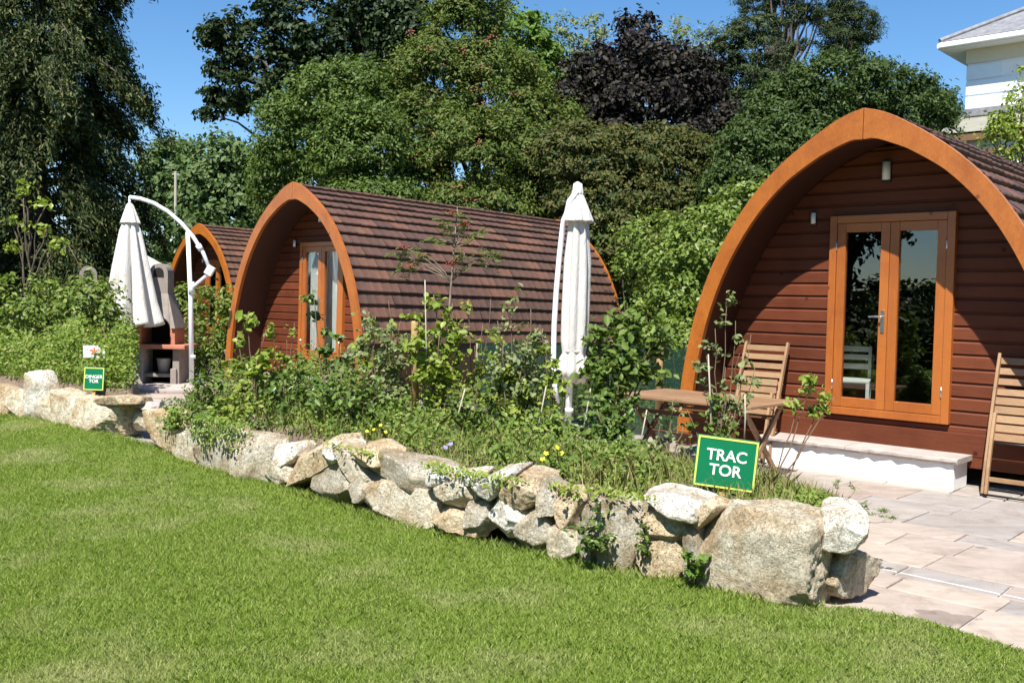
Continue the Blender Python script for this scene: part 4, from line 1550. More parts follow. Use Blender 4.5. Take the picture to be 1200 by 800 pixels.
# raised beds of soil behind the walls
def bed(name, front, back, zf, zb, nseg=40):
    def res(poly, k):
        L = [0]
        for a, b in zip(poly, poly[1:]):
            L.append(L[-1] + math.dist(a, b))
        out = []
        for i in range(k + 1):
            s_ = L[-1] * i / k
            j = min(max(q_ for q_ in range(len(L)) if L[q_] <= s_ + 1e-9), len(poly) - 2)
            f_ = (s_ - L[j]) / (L[j + 1] - L[j])
            out.append((poly[j][0] + (poly[j + 1][0] - poly[j][0]) * f_, poly[j][1] + (poly[j + 1][1] - poly[j][1]) * f_))
        return out
    A, B = res(front, nseg), res(back, nseg)
    rows = [(0, -.03), (.0, zf * .55), (.06, zf), (.25, zf + .05), (.5, (zf + zb) / 2 + .07), (.75, zb + .05), (.94, zb), (1, -.03)]
    vs, fs = [], []
    for f_, z in rows:
        for (ax, ay), (bx, by) in zip(A, B):
            x, y = ax + (bx - ax) * f_, ay + (by - ay) * f_
            vs.append((x, y, z + (.05 * noise.noise((x * 2.2, y * 2.2, 3)) if z > 0 else 0)))
    k = nseg + 1
    for r4 in range(len(rows) - 1):
        for i in range(nseg):
            fs.append((r4 * k + i, r4 * k + i + 1, (r4 + 1) * k + i + 1, (r4 + 1) * k + i))
    for i in (0, nseg):
        fs.append(tuple(r4 * k + i for r4 in range(len(rows))))
    mb = MB(); mb.add(vs, fs)
    o = mb.build(name, M['soil'], None, True)
    tag(o, kind='structure')

    def sample(n, lo=.0, hi=1.0):
        u = RNG.uniform(0, nseg - 1e-6, n); f_ = RNG.uniform(lo, hi, n)
        j = u.astype(int); t_ = u - j
        Aa, Bb = np.array(A), np.array(B)
        a = Aa[j] * (1 - t_)[:, None] + Aa[j + 1] * t_[:, None]
        b = Bb[j] * (1 - t_)[:, None] + Bb[j + 1] * t_[:, None]
        xy = a + (b - a) * f_[:, None]
        z = np.interp(f_, [0, .06, .25, .5, .75, .94, 1], [zf - .02, zf, zf + .05, (zf + zb) / 2 + .07, zb + .05, zb, zb * .5])
        return xy[:, 0], xy[:, 1], z, u / nseg, f_
    return sample


NF = [(p[0] + .20, p[1] + .26) for p in FOOT[4:]]
NF[-1] = (1.88, 5.55)
NB = [(-2.5, 11.2), (-1.7, 10.4), (-.75, 9.4), (.15, 8.45), (.95, 7.75), (1.5, 7.2), (1.95, 6.7), (2.15, 6.2), (2.14, 5.85)]
near_bed = bed('near_flower_bed', NF, NB, .40, .34)
LF = [(p[0] + .2, p[1] + .28) for p in FOOT[0:4]]
LB = [(-8.4, 16.6), (-6.6, 14.4), (-5.8, 13.7), (-4.75, 12.3)]
left_bed = bed('far_flower_bed', LF, LB, .45, .42)


def ground_cover(name, sampler, n, hfun, size, mat, label, lo=0.0, hi=1.0, near=True, asp=.55, clump=.6, keep=None):
    x, y, z, u, f_ = sampler(n, lo, hi)
    nz = np.array([noise.noise((a * 1.7, b * 1.7, 9)) for a, b in zip(x, y)])
    ok = RNG.uniform(-.6, .9, n) < nz + clump
    if keep is not None:
        ok &= keep(x, y, u, f_)
    x, y, z, u, f_, nz = x[ok], y[ok], z[ok], u[ok], f_[ok], nz[ok]
    h = hfun(u, f_) * (1 + .9 * nz)
    P = np.stack([x, y, z + np.maximum(h, .02) * RNG.uniform(0, 1, len(x)) ** .8], 1)
    N = RNG.normal(size=(len(x), 3)) * .5 + np.array([0, -.25, .75])
    V, Fc = leaf_arrays(P, N, size, asp, near=near, droop=.15)
    o = arrays(name, V, Fc, M[mat])
    return tag(o, label, 'ground cover', None, 'stuff')


def near_h(u, f_):
    # taller growth at the left end, low at the right hand end
    return np.interp(u, [0, .25, .5, .72, .85, 1], [.42, .40, .24, .15, .10, .05]) * np.interp(f_, [0, .12, .35, .8, 1], [.35, .7, 1, 1.1, .8])


ground_cover('bed_weeds', near_bed, 40000, near_h, .034, 'weed', 'low green weeds covering the near raised bed', .02, 1.0, clump=.12)
ground_cover('bed_foliage', near_bed, 15000, lambda u, f_: near_h(u, f_) * 1.2, .05, 'mid', 'darker leafy growth among the weeds of the near bed', .12, 1.0, clump=.1,
             keep=lambda x, y, u, f_: u < .82)
ground_cover('trailing_ivy', near_bed, 5200, lambda u, f_: -.0 + .12 + 0 * u, .04, 'ivy', 'trailing leaves hanging over the left end of the near wall', -.16, .12, clump=.3,
             keep=lambda x, y, u, f_: (u < .28))
ground_cover('far_bed_weeds', left_bed, 15000, lambda u, f_: .26 + .42 * f_, .055, 'weed', 'rough weeds growing behind the far stone wall', .02, 1.0, near=False)
x, y, z, u, f_ = near_bed(7000, .0, 1.0)
k = RNG.uniform(0, 1, len(x)) < np.interp(u, [0, .3, .7, .85, 1], [.1, .15, .35, 1, .8])
blades('dry_bed_grass', x[k], y[k], z[k], np.interp(u[k], [0, .5, .9, 1], [.3, .24, .17, .08]), .006, .7, M['dry'], 'dry straw coloured grass in the near bed')
x, y, z, u, f_ = near_bed(5000, .0, 1.0)
k = u < .95
blades('bed_grass', x[k], y[k], z[k], np.interp(u[k], [0, .5, .9, 1], [.26, .22, .13, .08]), .005, .7, M['weed'], 'long green grass in the near bed')
x, y, z, u, f_ = left_bed(6000, .0, 1.0)
k = u < .9
x, y, z, f_ = x[k], y[k], z[k], f_[k]
blades('far_bed_grass', x, y, z, .14 + .2 * f_, .007, .7, M['weed'], 'long grass in the far bed')
def trailing(name, n, mat, size, label, dens, drop):
    u = RNG.uniform(0, 1, n)
    u = u[RNG.uniform(0, 1, n) < dens(u)]
    s_ = u * LfN[-1]
    x = np.interp(s_, LfN, NFA[:, 0]); y = np.interp(s_, LfN, NFA[:, 1])
    cl = np.array([noise.noise((a * 2.6, b * 2.6, 4)) for a, b in zip(x, y)])
    k = cl > -.12
    x, y, cl = x[k], y[k], cl[k]
    h = RNG.uniform(0, 1, len(x)) ** 1.6 * drop * (.45 + 1.3 * np.maximum(cl, 0))
    P = np.stack([x - .24 + RNG.normal(0, .04, len(x)) - .05 * (h > .1), y - .30 + RNG.normal(0, .04, len(x)), .50 - h], 1)
    N = RNG.normal(size=(len(x), 3)) * .4 + np.array([-.4, -.7, .45])
    V, Fc = leaf_arrays(P, N, size, .55, near=True, droop=1.0)
    return tag(arrays(name, V, Fc, M[mat]), label, 'ground cover', None, 'stuff')


NFA = np.array(NF); LfN = np.concatenate([[0], np.cumsum(np.linalg.norm(np.diff(NFA, axis=0), axis=1))])
trailing('hanging_weeds', 8000, 'weed', .034, 'weeds hanging over the stones at the left end of the near wall', lambda u: np.interp(u, [0, .05, .25, .33, 1], [.6, 1, .8, 0, 0]), .34)
trailing('hanging_leaves', 2600, 'ivy', .042, 'dark leaves hanging over the stones near the gap in the wall', lambda u: np.interp(u, [0, .03, .2, .3, 1], [.8, 1, .5, 0, 0]), .36)
trailing('crest_weeds', 3000, 'bright', .030, 'weeds spilling over the crest of the near wall', lambda u: np.interp(u, [0, .4, .5, .62, .7, .95, 1], [0, .05, .2, .9, 1, .35, 0]), .09)
# grass creeping at the foot of the wall
t_ = RNG.uniform(0, 1, 14000)
FP = np.array(FOOT); Lf = np.concatenate([[0], np.cumsum(np.linalg.norm(np.diff(FP, axis=0), axis=1))])
xs = np.interp(t_ * Lf[-1], Lf, FP[:, 0]); ys = np.interp(t_ * Lf[-1], Lf, FP[:, 1])
blades('edge_grass', xs + RNG.normal(0, .05, 14000) - .03, ys + RNG.normal(0, .05, 14000) - .04, np.zeros(14000), .062, .004, .8, M['blade'], 'longer grass along the foot of the stone walls')

# ------------------------------------------------------------------ plants in the beds
def base_at(px, Y, z):
    p = at(px, 400, Y)
    return Vector((p.x, p.y, z))


def tips_at(base, *q):
    return [at(px, py, base.y + dy) - base for px, py, dy in q]


b = base_at(300, 9.6, .42)
shrub('shrub', 'young yellow green shrub at the left end of the near bed', 'shrub', b, 1.1, .3, 'bright', 6, .085, .62, 150, .3,
      tips=tips_at(b, (293, 372, 0), (278, 392, .1), (312, 386, -.1), (262, 410, 0), (330, 405, .1), (300, 420, -.2)), bushy=.11)
b = base_at(388, 9.3, .45)
shrub('sapling', 'thin sapling with dark broad leaves before the doors of the middle pod', 'plant', b, 1.2, .3, 'ivy', 4, .085, .5, 90, .3,
      tips=tips_at(b, (365, 334, 0), (378, 372, .1), (400, 395, -.1), (410, 420, 0)), bushy=.09)
b = base_at(438, 9.0, .42)
shrub('shrub', 'bushy grey green shrub right of the middle pod doors', 'shrub', b, 1.0, .5, 'grey_green', 11, .055, .6, 640, .25,
      tips=tips_at(b, (405, 412, 0), (420, 398, .1), (438, 382, 0), (455, 400, -.1), (470, 415, .1), (395, 440, 0), (480, 440, .1), (430, 430, -.3), (455, 450, -.3), (410, 470, -.3), (475, 470, -.2)), bushy=.14)
b = base_at(410, 8.6, .42)
shrub('shrub', 'low dense green shrub in front of the grey green one', 'shrub', b, .6, .4, 'ivy', 9, .06, .6, 560, .1,
      tips=tips_at(b, (380, 455, 0), (400, 440, .1), (425, 450, 0), (445, 462, -.1), (370, 480, 0), (440, 480, -.2), (410, 470, -.3), (455, 485, 0), (395, 495, -.3)), bushy=.14)
b = base_at(517, 8.7, .42)
shrub('shrub', 'yellow green leafy hazel sapling tied to a pale cane', 'shrub', b, 1.3, .3, 'bright', 9, .065, .62, 620, .3,
      tips=tips_at(b, (508, 345, 0), (530, 355, .1), (492, 372, 0), (545, 378, 0), (486, 400, -.1), (515, 392, -.1), (540, 410, .1), (500, 425, 0), (528, 440, -.1)), bushy=.115)
b = base_at(437, 9.9, .4)
shrub('shrub', 'bright leafed plant in front of the roof eave of the middle pod', 'shrub', b, 1.2, .3, 'bright', 5, .075, .5, 170, .45,
      tips=tips_at(b, (440, 370, 0), (425, 380, .1), (460, 378, 0), (470, 395, 0), (420, 395, .1)), bushy=.10)
# rowan sapling with red berry heads
b = base_at(522, 8.9, .42)
t = thing('rowan_sapling', 'slender rowan sapling with red berries standing before the tiled roof', 'sapling', b)
mb = MB()
stem_p = [Vector((0, 0, -.05))] + tips_at(b, (522, 470, 0), (524, 420, 0), (526, 370, 0), (529, 330, 0), (532, 290, 0), (536, 245, 0))
mb.tube(stem_p, [.014, .013, .012, .011, .010, .008, .005], 8)
P, N, T = [], [], []
heads = [(536, 248, 0), (548, 262, .05), (531, 268, 0), (560, 272, 0), (566, 290, 0), (545, 297, -.1), (558, 305, 0), (524, 262, 0), (478, 292, 0), (468, 298, 0), (487, 305, .05), (498, 298, 0), (476, 312, 0), (512, 282, 0), (575, 296, .1)]
fans = []
for (px, py, dy) in heads:
    h_ = at(px, py, b.y + dy) - b
    k = min(stem_p[2:], key=lambda q_: (q_ - h_).length + (0 if q_.z < h_.z else .3))
    mb.tube(curve_pts(k, h_, .03, 5), [.006, .005, .004, .003, .002], 5)
    for r_ in range(4):                                   # pinnate leaves: paired leaflets on a rachis
        dv = Vector((random.gauss(0, 1), random.gauss(0, 1), random.gauss(-.1, .6))).normalized()
        ln = random.uniform(.11, .16)
        pp = [h_ + dv * ln * u - Vector((0, 0, .05 * u * u)) for u in (0, .5, 1)]
        mb.tube(pp, [.003, .002, .0015], 4)
        sd = dv.cross(Vector((0, 0, 1))).normalized()
        for u in (.25, .4, .55, .7, .85, 1.0):
            for sg in (-1, 1):
                P.append(h_ + dv * ln * u + sd * sg * .026 - Vector((0, 0, .05 * u * u))); N.append((random.gauss(0, .3), random.gauss(0, .3), 1)); T.append(sd * sg + dv * .5)
V, Fc = leaf_arrays(np.array(P), np.array(N), .055, .34, near=True, T=np.array(T))
arrays('foliage', V, Fc, M['mid'], t)
mb.build('stem', M['bark_pale'], t, True)
mb = MB()
for (px, py) in ((531, 250), (529, 309), (480, 312), (545, 262), (533, 306), (472, 290)):
    h_ = at(px, py, b.y - .05) - b
    for q_ in range(26):
        o_ = Vector((random.gauss(0, .024), random.gauss(0, .024), random.gauss(0, .013)))
        mb.lathe([(0, -.007), (.006, -.003), (.006, .003), (0, .007)], h_ + o_, 6)
tag(mb.build('berry_cluster', M['berry'], t, True), kind='stuff')

b = base_at(607, 8.4, .42)
shrub('shrub', 'dense dark leafed shrub between the rowan sapling and the white umbrella', 'shrub', b, 1.3, .35, 'grey_green', 11, .052, .62, 640, .3,
      tips=tips_at(b, (600, 352, 0), (622, 362, .1), (583, 376, 0), (636, 385, 0), (590, 400, -.1), (618, 400, -.15), (640, 415, 0), (580, 425, 0), (610, 435, -.2), (632, 450, -.1), (598, 465, -.1)), bushy=.115)
b = base_at(600, 8.3, .42)
shrub('shrub', 'yellowish leafed shrub under the dark leafed one', 'shrub', b, .8, .35, 'bright', 6, .07, .6, 260, .3,
      tips=tips_at(b, (585, 430, 0), (575, 445, .1), (612, 445, 0), (630, 470, .1), (640, 455, 0), (600, 475, -.1)), bushy=.11)
for (px, Y, tips_, mt_, nl, lab) in (
        (560, 8.9, ((548, 362, 0), (566, 378, .1), (575, 350, 0), (556, 405, 0), (585, 398, -.1)), 'bright', 110, 'airy pale leafed sapling left of the dense dark shrub'),
        (462, 9.2, ((455, 352, 0), (470, 372, .1), (448, 384, 0), (478, 392, 0)), 'grey_green', 90, 'thin wispy sapling between the middle pod doors and the round stake'),
        (655, 8.2, ((640, 398, 0), (632, 380, .1), (648, 422, 0), (660, 440, 0)), 'bright', 80, 'wispy sapling just left of the closed white umbrella'),
        (330, 9.6, ((318, 385, 0), (336, 398, .1), (345, 378, 0), (325, 412, 0)), 'bright', 90, 'wispy pale sapling before the dark recess of the middle pod')):
    b = base_at(px, Y, .42)
    shrub('sapling', lab, 'plant', b, 1.2, .3, mt_, len(tips_), .06, .55, nl, .35, tips=tips_at(b, *tips_), bushy=.085, rad=.005)
b = base_at(712, 8.0, .40)
shrub('shrub', 'large broad leafed green shrub right of the white umbrella', 'shrub', b, 1.2, .6, 'mid', 14, .080, .55, 720, .60,
      tips=tips_at(b, (700, 388, 0), (722, 372, .1), (748, 368, 0), (770, 384, 0), (698, 415, 0), (712, 425, -.2), (745, 412, -.2), (765, 410, .1), (702, 445, -.2), (728, 438, -.2), (784, 402, .1)), bushy=.14)
b = base_at(722, 7.6, .40)
shrub('shrub', 'dark shaded twiggy bush at the foot of the broad leafed shrub', 'shrub', b, .8, .3, 'ivy', 9, .05, .6, 620, .1,
      tips=tips_at(b, (700, 480, 0), (722, 470, .1), (730, 478, 0), (690, 505, 0), (728, 500, 0), (712, 510, -.1), (728, 515, -.1), (715, 495, -.1), (705, 470, .1)), bushy=.12)
b = base_at(852, 7.1, .38)
shrub('rose_bush', 'slim rose bush with small leaves before the left end of the near pod', 'shrub', b, 1.0, .3, 'grey_green', 9, .046, .65, 230, .35,
      tips=tips_at(b, (852, 352, 0), (862, 375, .05), (838, 385, 0), (880, 392, 0), (825, 402, 0), (868, 410, 0), (886, 425, 0), (818, 420, .05), (850, 430, -.05)), bushy=.085, rad=.005)
b = base_at(846, 6.9, .38)
shrub('shrub', 'low leafy stems beneath the rose bush by the table', 'shrub', b, .5, .2, 'mid', 6, .05, .6, 130, .2,
      tips=tips_at(b, (835, 455, 0), (850, 470, 0), (862, 480, 0), (845, 490, 0), (828, 490, 0), (805, 480, .1)), bushy=.08, rad=.005)
b = base_at(912, 6.3, .42)
shrub('sapling', 'bare stemmed seedling with a few bright leaflets beside the green sign', 'plant', b, .8, .2, 'bright', 4, .05, .45, 75, .72,
      tips=tips_at(b, (955, 438, 0), (968, 455, .05), (940, 450, 0), (978, 465, 0)), bushy=.075, rad=.005)
for (px, Y, z, tips_, mt_, nl, lf, lab) in (
        (240, 9.7, .4, ((222, 455, 0), (240, 440, 0), (258, 452, 0), (228, 478, -.1), (262, 475, -.1), (245, 490, -.2)), 'mid', 340, .055, 'leafy bush at the left tip of the near bed, beside the umbrella pole'),
        (345, 9.2, .42, ((330, 440, 0), (350, 432, 0), (362, 450, 0), (338, 468, -.1), (322, 460, 0)), 'ivy', 260, .065, 'broad leafed weed bush before the middle doorstep'),
        (640, 7.6, .42, ((625, 490, 0), (645, 480, 0), (662, 495, 0), (635, 510, -.1), (655, 515, -.1)), 'weed', 260, .045, 'low green bush behind the yellow flowers'),
        (555, 8.1, .42, ((540, 455, 0), (560, 445, 0), (575, 465, 0), (545, 485, -.1), (570, 490, -.1), (530, 475, 0)), 'mid', 340, .05, 'mid green bush below the rowan sapling'),
        (480, 8.4, .42, ((465, 480, 0), (482, 470, 0), (500, 485, 0), (475, 500, -.1), (495, 505, -.1)), 'weed', 280, .045, 'low bush at the foot of the round wooden stake'),
        (783, 7.0, .4, ((770, 490, 0), (788, 470, 0), (800, 500, 0), (778, 515, 0)), 'grey_green', 120, .04, 'sparse grey green plant left of the green sign'),
        (270, 9.0, .42, ((255, 470, 0), (275, 462, 0), (290, 478, 0), (268, 490, -.1)), 'bright', 220, .05, 'light green bush above the ivy clad stones')):
    b = base_at(px, Y, z)
    shrub('shrub', lab, 'shrub', b, .6, .3, mt_, len(tips_), lf, .6, nl, .1, tips=tips_at(b, *tips_), bushy=.12)

# ferns and weeds rooted in the wall
for (px, py, Y, tips_, mt_, n_, lf, lab) in (
        (694, 640, 5.85, ((680, 615, -.1), (700, 600, -.1), (712, 618, -.12), (688, 632, -.15), (706, 640, -.15), (690, 608, -.1)), 'ivy', 150, .042, 'leafy fern growing in the gap right of the pinkish stone'),
        (754, 650, 5.7, ((752, 625, -.06), (758, 615, -.06), (756, 640, -.08)), 'mid', 60, .03, 'thin weed in the joint right of the large lichened block'),
        (812, 672, 5.5, ((806, 645, -.07), (815, 655, -.08), (822, 668, -.1), (808, 668, -.1)), 'fresh', 80, .04, 'bright green weed low in the joint beside the huge boulder'),
        (985, 640, 5.25, ((978, 615, -.08), (992, 622, -.1), (986, 635, -.12), (998, 628, -.05)), 'ivy', 80, .04, 'dark leafed weed between the two corner stones'),
        (212, 520, 9.6, ((205, 490, -.1), (222, 500, -.12), (215, 515, -.15), (232, 512, -.12), (208, 530, -.15)), 'ivy', 170, .06, 'ivy plant clinging to the squarish tan block')):
    b = at(px, py, Y)
    shrub('wall_plant', lab, 'plant', b, .3, .2, mt_, len(tips_), lf, .5, n_, .15, tips=tips_at(b, *tips_), bushy=.06, rad=.003, group='plants rooted in the wall joints')

# long thin stalks on the bed edge by the paving
b = base_at(985, 6.0, .36)
shrub('weed_plant', 'spindly dry weed with arching stalks over the corner of the wall', 'plant', b, .3, .3, 'grey_green', 9, .03, .3, 60, .3,
      tips=tips_at(b, (965, 575, 0), (985, 560, 0), (1003, 572, 0), (1022, 588, -.1), (1045, 612, -.2), (955, 592, -.1), (1012, 596, 0), (975, 588, -.1), (1040, 600, 0)), bushy=.04, rad=.0025)

# flowers
def flowers(name, label, spots, mat, Y, size):
    p0 = at(*spots[0], Y); p0.z = .42
    t = thing(name, label, 'flowers', p0)
    st = MB()
    for (px, py) in spots:
        mb = MB()
        h_ = at(px, py, Y + random.uniform(-.05, .05)) - p0
        nrm = Vector((random.gauss(0, .3), -.6, .7)).normalized()
        x = nrm.orthogonal().normalized(); y = nrm.cross(x)
        for k in range(5):
            a = 2 * math.pi * k / 5
            d = x * math.cos(a) + y * math.sin(a); e_ = nrm.cross(d)
            mb.add([h_, h_ + d * size * .6 + e_ * size * .4, h_ + d * size + nrm * size * .15, h_ + d * size * .6 - e_ * size * .4], [(0, 1, 2, 3)])
        mb.build('flower', M[mat], t, fix=False)
        st.tube([(h_.x, h_.y, -.05), h_ * .98], [.003, .002], 5)
    st.build('stem', M['twig'], t)
    return t


flowers('flower_clump', 'bright yellow flowers in the near bed left of the dark twiggy bush', [(640, 531), (653, 524), (636, 538), (658, 531)], 'yellow', 6.75, .022)
flowers('flower_clump', 'small yellow flowers above the earthy stone of the near wall', [(438, 503), (446, 498), (430, 505), (452, 506)], 'yellow', 7.75, .016)
flowers('flower_clump', 'violet flowers in the middle of the near bed', [(522, 524), (528, 520), (588, 535), (597, 538), (603, 533), (583, 530)], 'purple', 7.2, .022)
flowers('flower_clump', 'tiny white flowers on the ivy clad end of the near wall', [(228, 500), (238, 515), (215, 508), (250, 508), (232, 524), (262, 520)], 'white_petal', 9.15, .017)

# canes and stakes
for k, (x0, y0, x1, y1, Y, lab) in enumerate((
        (498, 328, 500, 500, 8.65, 'tall upright white cane beside the hazel sapling'),
        (545, 455, 522, 535, 7.9, 'leaning bare pale stem below the mid green bush'),
        (640, 452, 626, 520, 8.0, 'short leaning cane left of the white umbrella'),
        (692, 455, 680, 520, 7.7, 'slanting pale cane right of the white umbrella'),
        (830, 415, 834, 545, 6.9, 'thin grey cane beside the rose bush'),
        (873, 462, 872, 518, 6.6, 'thin grey cane behind the green sign'),
        (758, 480, 745, 540, 7.2, 'short pale cane by the crossed left table legs'))):
    a, b = at(x0, y0, Y), at(x1, y1, Y)
    mb = MB(); mb.tube([b - a, (b - a) * .5 + Vector((.005, 0, 0)), (0, 0, 0)], [.006, .0055, .005], 8)
    o = mb.build('cane', M['cane'], None, True); o.location = a
    tag(o, lab, 'cane', 'garden canes in the near bed')
a, b = at(486, 376, 8.9), at(487, 500, 8.9)
mb = MB(); mb.tube([b - a, (0, 0, -.02), (0, 0, 0)], [.034, .034, .026], 14)
o = mb.build('stake', M['stake'], None, True); o.location = a
tag(o, 'stout round wooden stake standing before the eave of the middle pod', 'stake')
a, b = at(774, 398, 11.0), at(772, 480, 11.0)
mb = MB(); mb.tube([b - a, (0, 0, -.02), (0, 0, 0)], [.04, .04, .03], 14)
o = mb.build('stake', M['stake'], None, True); o.location = a
tag(o, 'round wooden stake by the green netting left of the near pod', 'stake')

# green netting fence between the pods
t = thing('net_fence', 'green mesh windbreak stretched between the middle pod and the near pod', 'fence', (0, 0, 0))
fp = [at(560, 402, 13.6), at(640, 403, 12.9), at(720, 404, 12.2), at(812, 408, 11.3)]
mb = MB(); n = 60
L = len(fp) - 1
vs = []
for zz in (0, .35, .7, 1.0):
    for i in range(n + 1):
        u = i / n * L; j = min(int(u), L - 1); p = fp[j].lerp(fp[j + 1], u - j)
        nb_ = .025 * noise.noise((i * .35, zz * 3, 0))
        vs.append((p.x + nb_, p.y + nb_ * 1.5, .0 + p.z * zz + (.012 * math.sin(i * 1.3) if zz == 1 else 0)))
mb.add(vs, [(r4 * (n + 1) + i, r4 * (n + 1) + i + 1, (r4 + 1) * (n + 1) + i + 1, (r4 + 1) * (n + 1) + i) for r4 in range(3) for i in range(n)])
mb.build('mesh', M['net'], t, True)
for p in fp:
    mb = MB(); mb.tube([(p.x, p.y + .04, -.05), (p.x, p.y + .04, p.z + .05)], .028, 10); mb.build('post', M['bark_pale'], t, True)


def between(n, lo=0, hi=1):
    a, b = RNG.uniform(-7.2, -2.15, n), RNG.uniform(1.35, 5.5, n)
    x = ORG.x + DX.x * a + AX.x * b; y = ORG.y + DX.y * a + AX.y * b
    return x, y, np.full(n, -.03), np.zeros(n), RNG.uniform(0, 1, n)


ground_cover('rough_weeds', between, 12000, lambda u, f_: .30 + 0 * u, .06, 'weed', 'rough weeds on the ground between the middle pod and the near pod', near=False, clump=.5)
ground_cover('rough_leaves', between, 6000, lambda u, f_: .42 + 0 * u, .07, 'mid', 'darker leafy weeds between the middle pod and the near pod', near=False, clump=.2)

# ------------------------------------------------------------------ hedges
def hedge(name, label, blobs, mat, per_m2, sub, nl, size, asp=.55, cat='hedge', group=None):
    t = thing(name, label, cat, (blobs[0][0][0], blobs[0][0][1], 0), 0, group)
    b0 = np.array([blobs[0][0][0], blobs[0][0][1], 0])
    P, N, subs = clump_points([(np.array(c) - b0, r_) for c, r_ in blobs], per_m2, sub, nl, .8, .7)
    k = P[:, 2] > .02
    V, Fc = leaf_arrays(P[k], N[k], size, asp, near=False)
    arrays('foliage', V, Fc, M[mat], t)
    mb = MB()
    for s_ in subs[RNG.choice(len(subs), min(26, len(subs)), replace=False)]:
        if s_[2] > .2:
            mb.tube(curve_pts((s_[0] * .7, s_[1], -.05), s_, .0, 5, .06), [.02, .016, .012, .008, .005], 5)
    mb.build('branch', M['bark'], t, True)['kind'] = 'stuff'
    return t


hedge('hedge', 'clipped bright leafed hedge at the left edge, in front of the conifer',
      [blob(0, 380, 15.6, 55, 58, .5), blob(50, 384, 15.4, 45, 60, .5), blob(98, 385, 15.2, 40, 66, .5), blob(106, 358, 15.3, 34, 32, .4), blob(120, 396, 15.1, 30, 64, .4), blob(20, 425, 14.6, 60, 35, .4), blob(90, 425, 14.4, 50, 35, .4)],
      'laurel', 11, .16, 32, .085)
hedge('hedge', 'yellow green hedge between the barbecue and the middle pod',
      [blob(215, 385, 19.0, 26, 52, .5), blob(250, 385, 18.6, 30, 52, .5), blob(275, 395, 18.2, 18, 60, .4), blob(240, 425, 18.2, 36, 30, .4)],
      'laurel', 11, .16, 34, .09)
hedge('laurel_bush', 'bright glossy laurel bush between the roof of the middle pod and the near pod',
      [blob(800, 335, 15.6, 50, 68, .8), blob(772, 300, 19.0, 48, 50, .8), blob(835, 300, 16.2, 52, 60, .8), blob(778, 378, 15, 38, 38, .6), blob(742, 408, 14.6, 32, 26, .4), blob(810, 400, 14.0, 40, 40, .5), blob(870, 255, 17, 45, 45, .7), blob(735, 285, 22.5, 45, 45, .8)],
      'laurel', 10, .18, 40, .095, .6, 'bush')

# ------------------------------------------------------------------ trees
def drooping_conifer(name, label, base, height, limb_fn, n_limb, mat):
    """whorls of long limbs arching out and down, hung with curtains of feathery sprays"""
    t = thing(name, label, 'tree', base)
    mb = MB()
    pts = [(.10 * math.sin(i * .9), .1 * math.cos(i * 1.3), height * i / 14 - .1) for i in range(15)]
    mb.tube(pts, [.40 * (1 - .064 * i) for i in range(15)], 12)
    Ps, Ns, Ts = [], [], []
    for i in range(n_limb):
        z0 = 1.2 + (height - 1.5) * (i + random.random()) / n_limb
        az = i * 2.399 + random.uniform(-.4, .4)
        L = limb_fn(z0, az) * random.uniform(.72, 1.08)
        d = Vector((math.cos(az), math.sin(az), 0))
        lift = random.uniform(.1, .5)
        lp = []
        for k in range(9):
            u = k / 8
            lp.append(Vector((0, 0, z0)) + d * L * u + Vector((0, 0, lift * L * u * (1 - u) * 1.6 - .34 * L * u * u)))
        mb.tube(lp, [max(.008, .06 * (1 - .11 * k)) for k in range(9)], 6)
        ns = int(10 * L) + 3
        for q in range(ns):
            u = .25 + .77 * random.random() ** .75
            k = min(7, int(u * 8)); a = lp[k].lerp(lp[k + 1], min(1, u * 8 - k))
            side = d.cross(Vector((0, 0, 1))) * random.gauss(0, .30) * (1.15 - u * .5)
            a = a + side
            hang = random.uniform(.35, .95)
            n = int(hang * 60) + 8
            w = RNG.uniform(0, 1, n)
            out = np.array(d) * .28 * hang
            spread = .045 + .10 * (1 - w)[:, None]
            P = np.array(a) + np.array([0, 0, -1.0]) * (w * hang)[:, None] + out * (w ** .5)[:, None] + RNG.normal(size=(n, 3)) * spread
            Ps.append(P)
            Ns.append(np.array(d) * .5 + np.array([0, -.1, .5]) + RNG.normal(size=(n, 3)) * .55)
            Ts.append(np.array(d) * .5 + np.array([0, 0, -.8]) + RNG.normal(size=(n, 3)) * .5)
    V, Fc = leaf_arrays(np.concatenate(Ps), np.concatenate(Ns),   .15, .30, T=np.concatenate(Ts))
    arrays('crown', V, Fc, M[mat], t)
    mb.build('trunk', M['bark'], t, True)
    return t


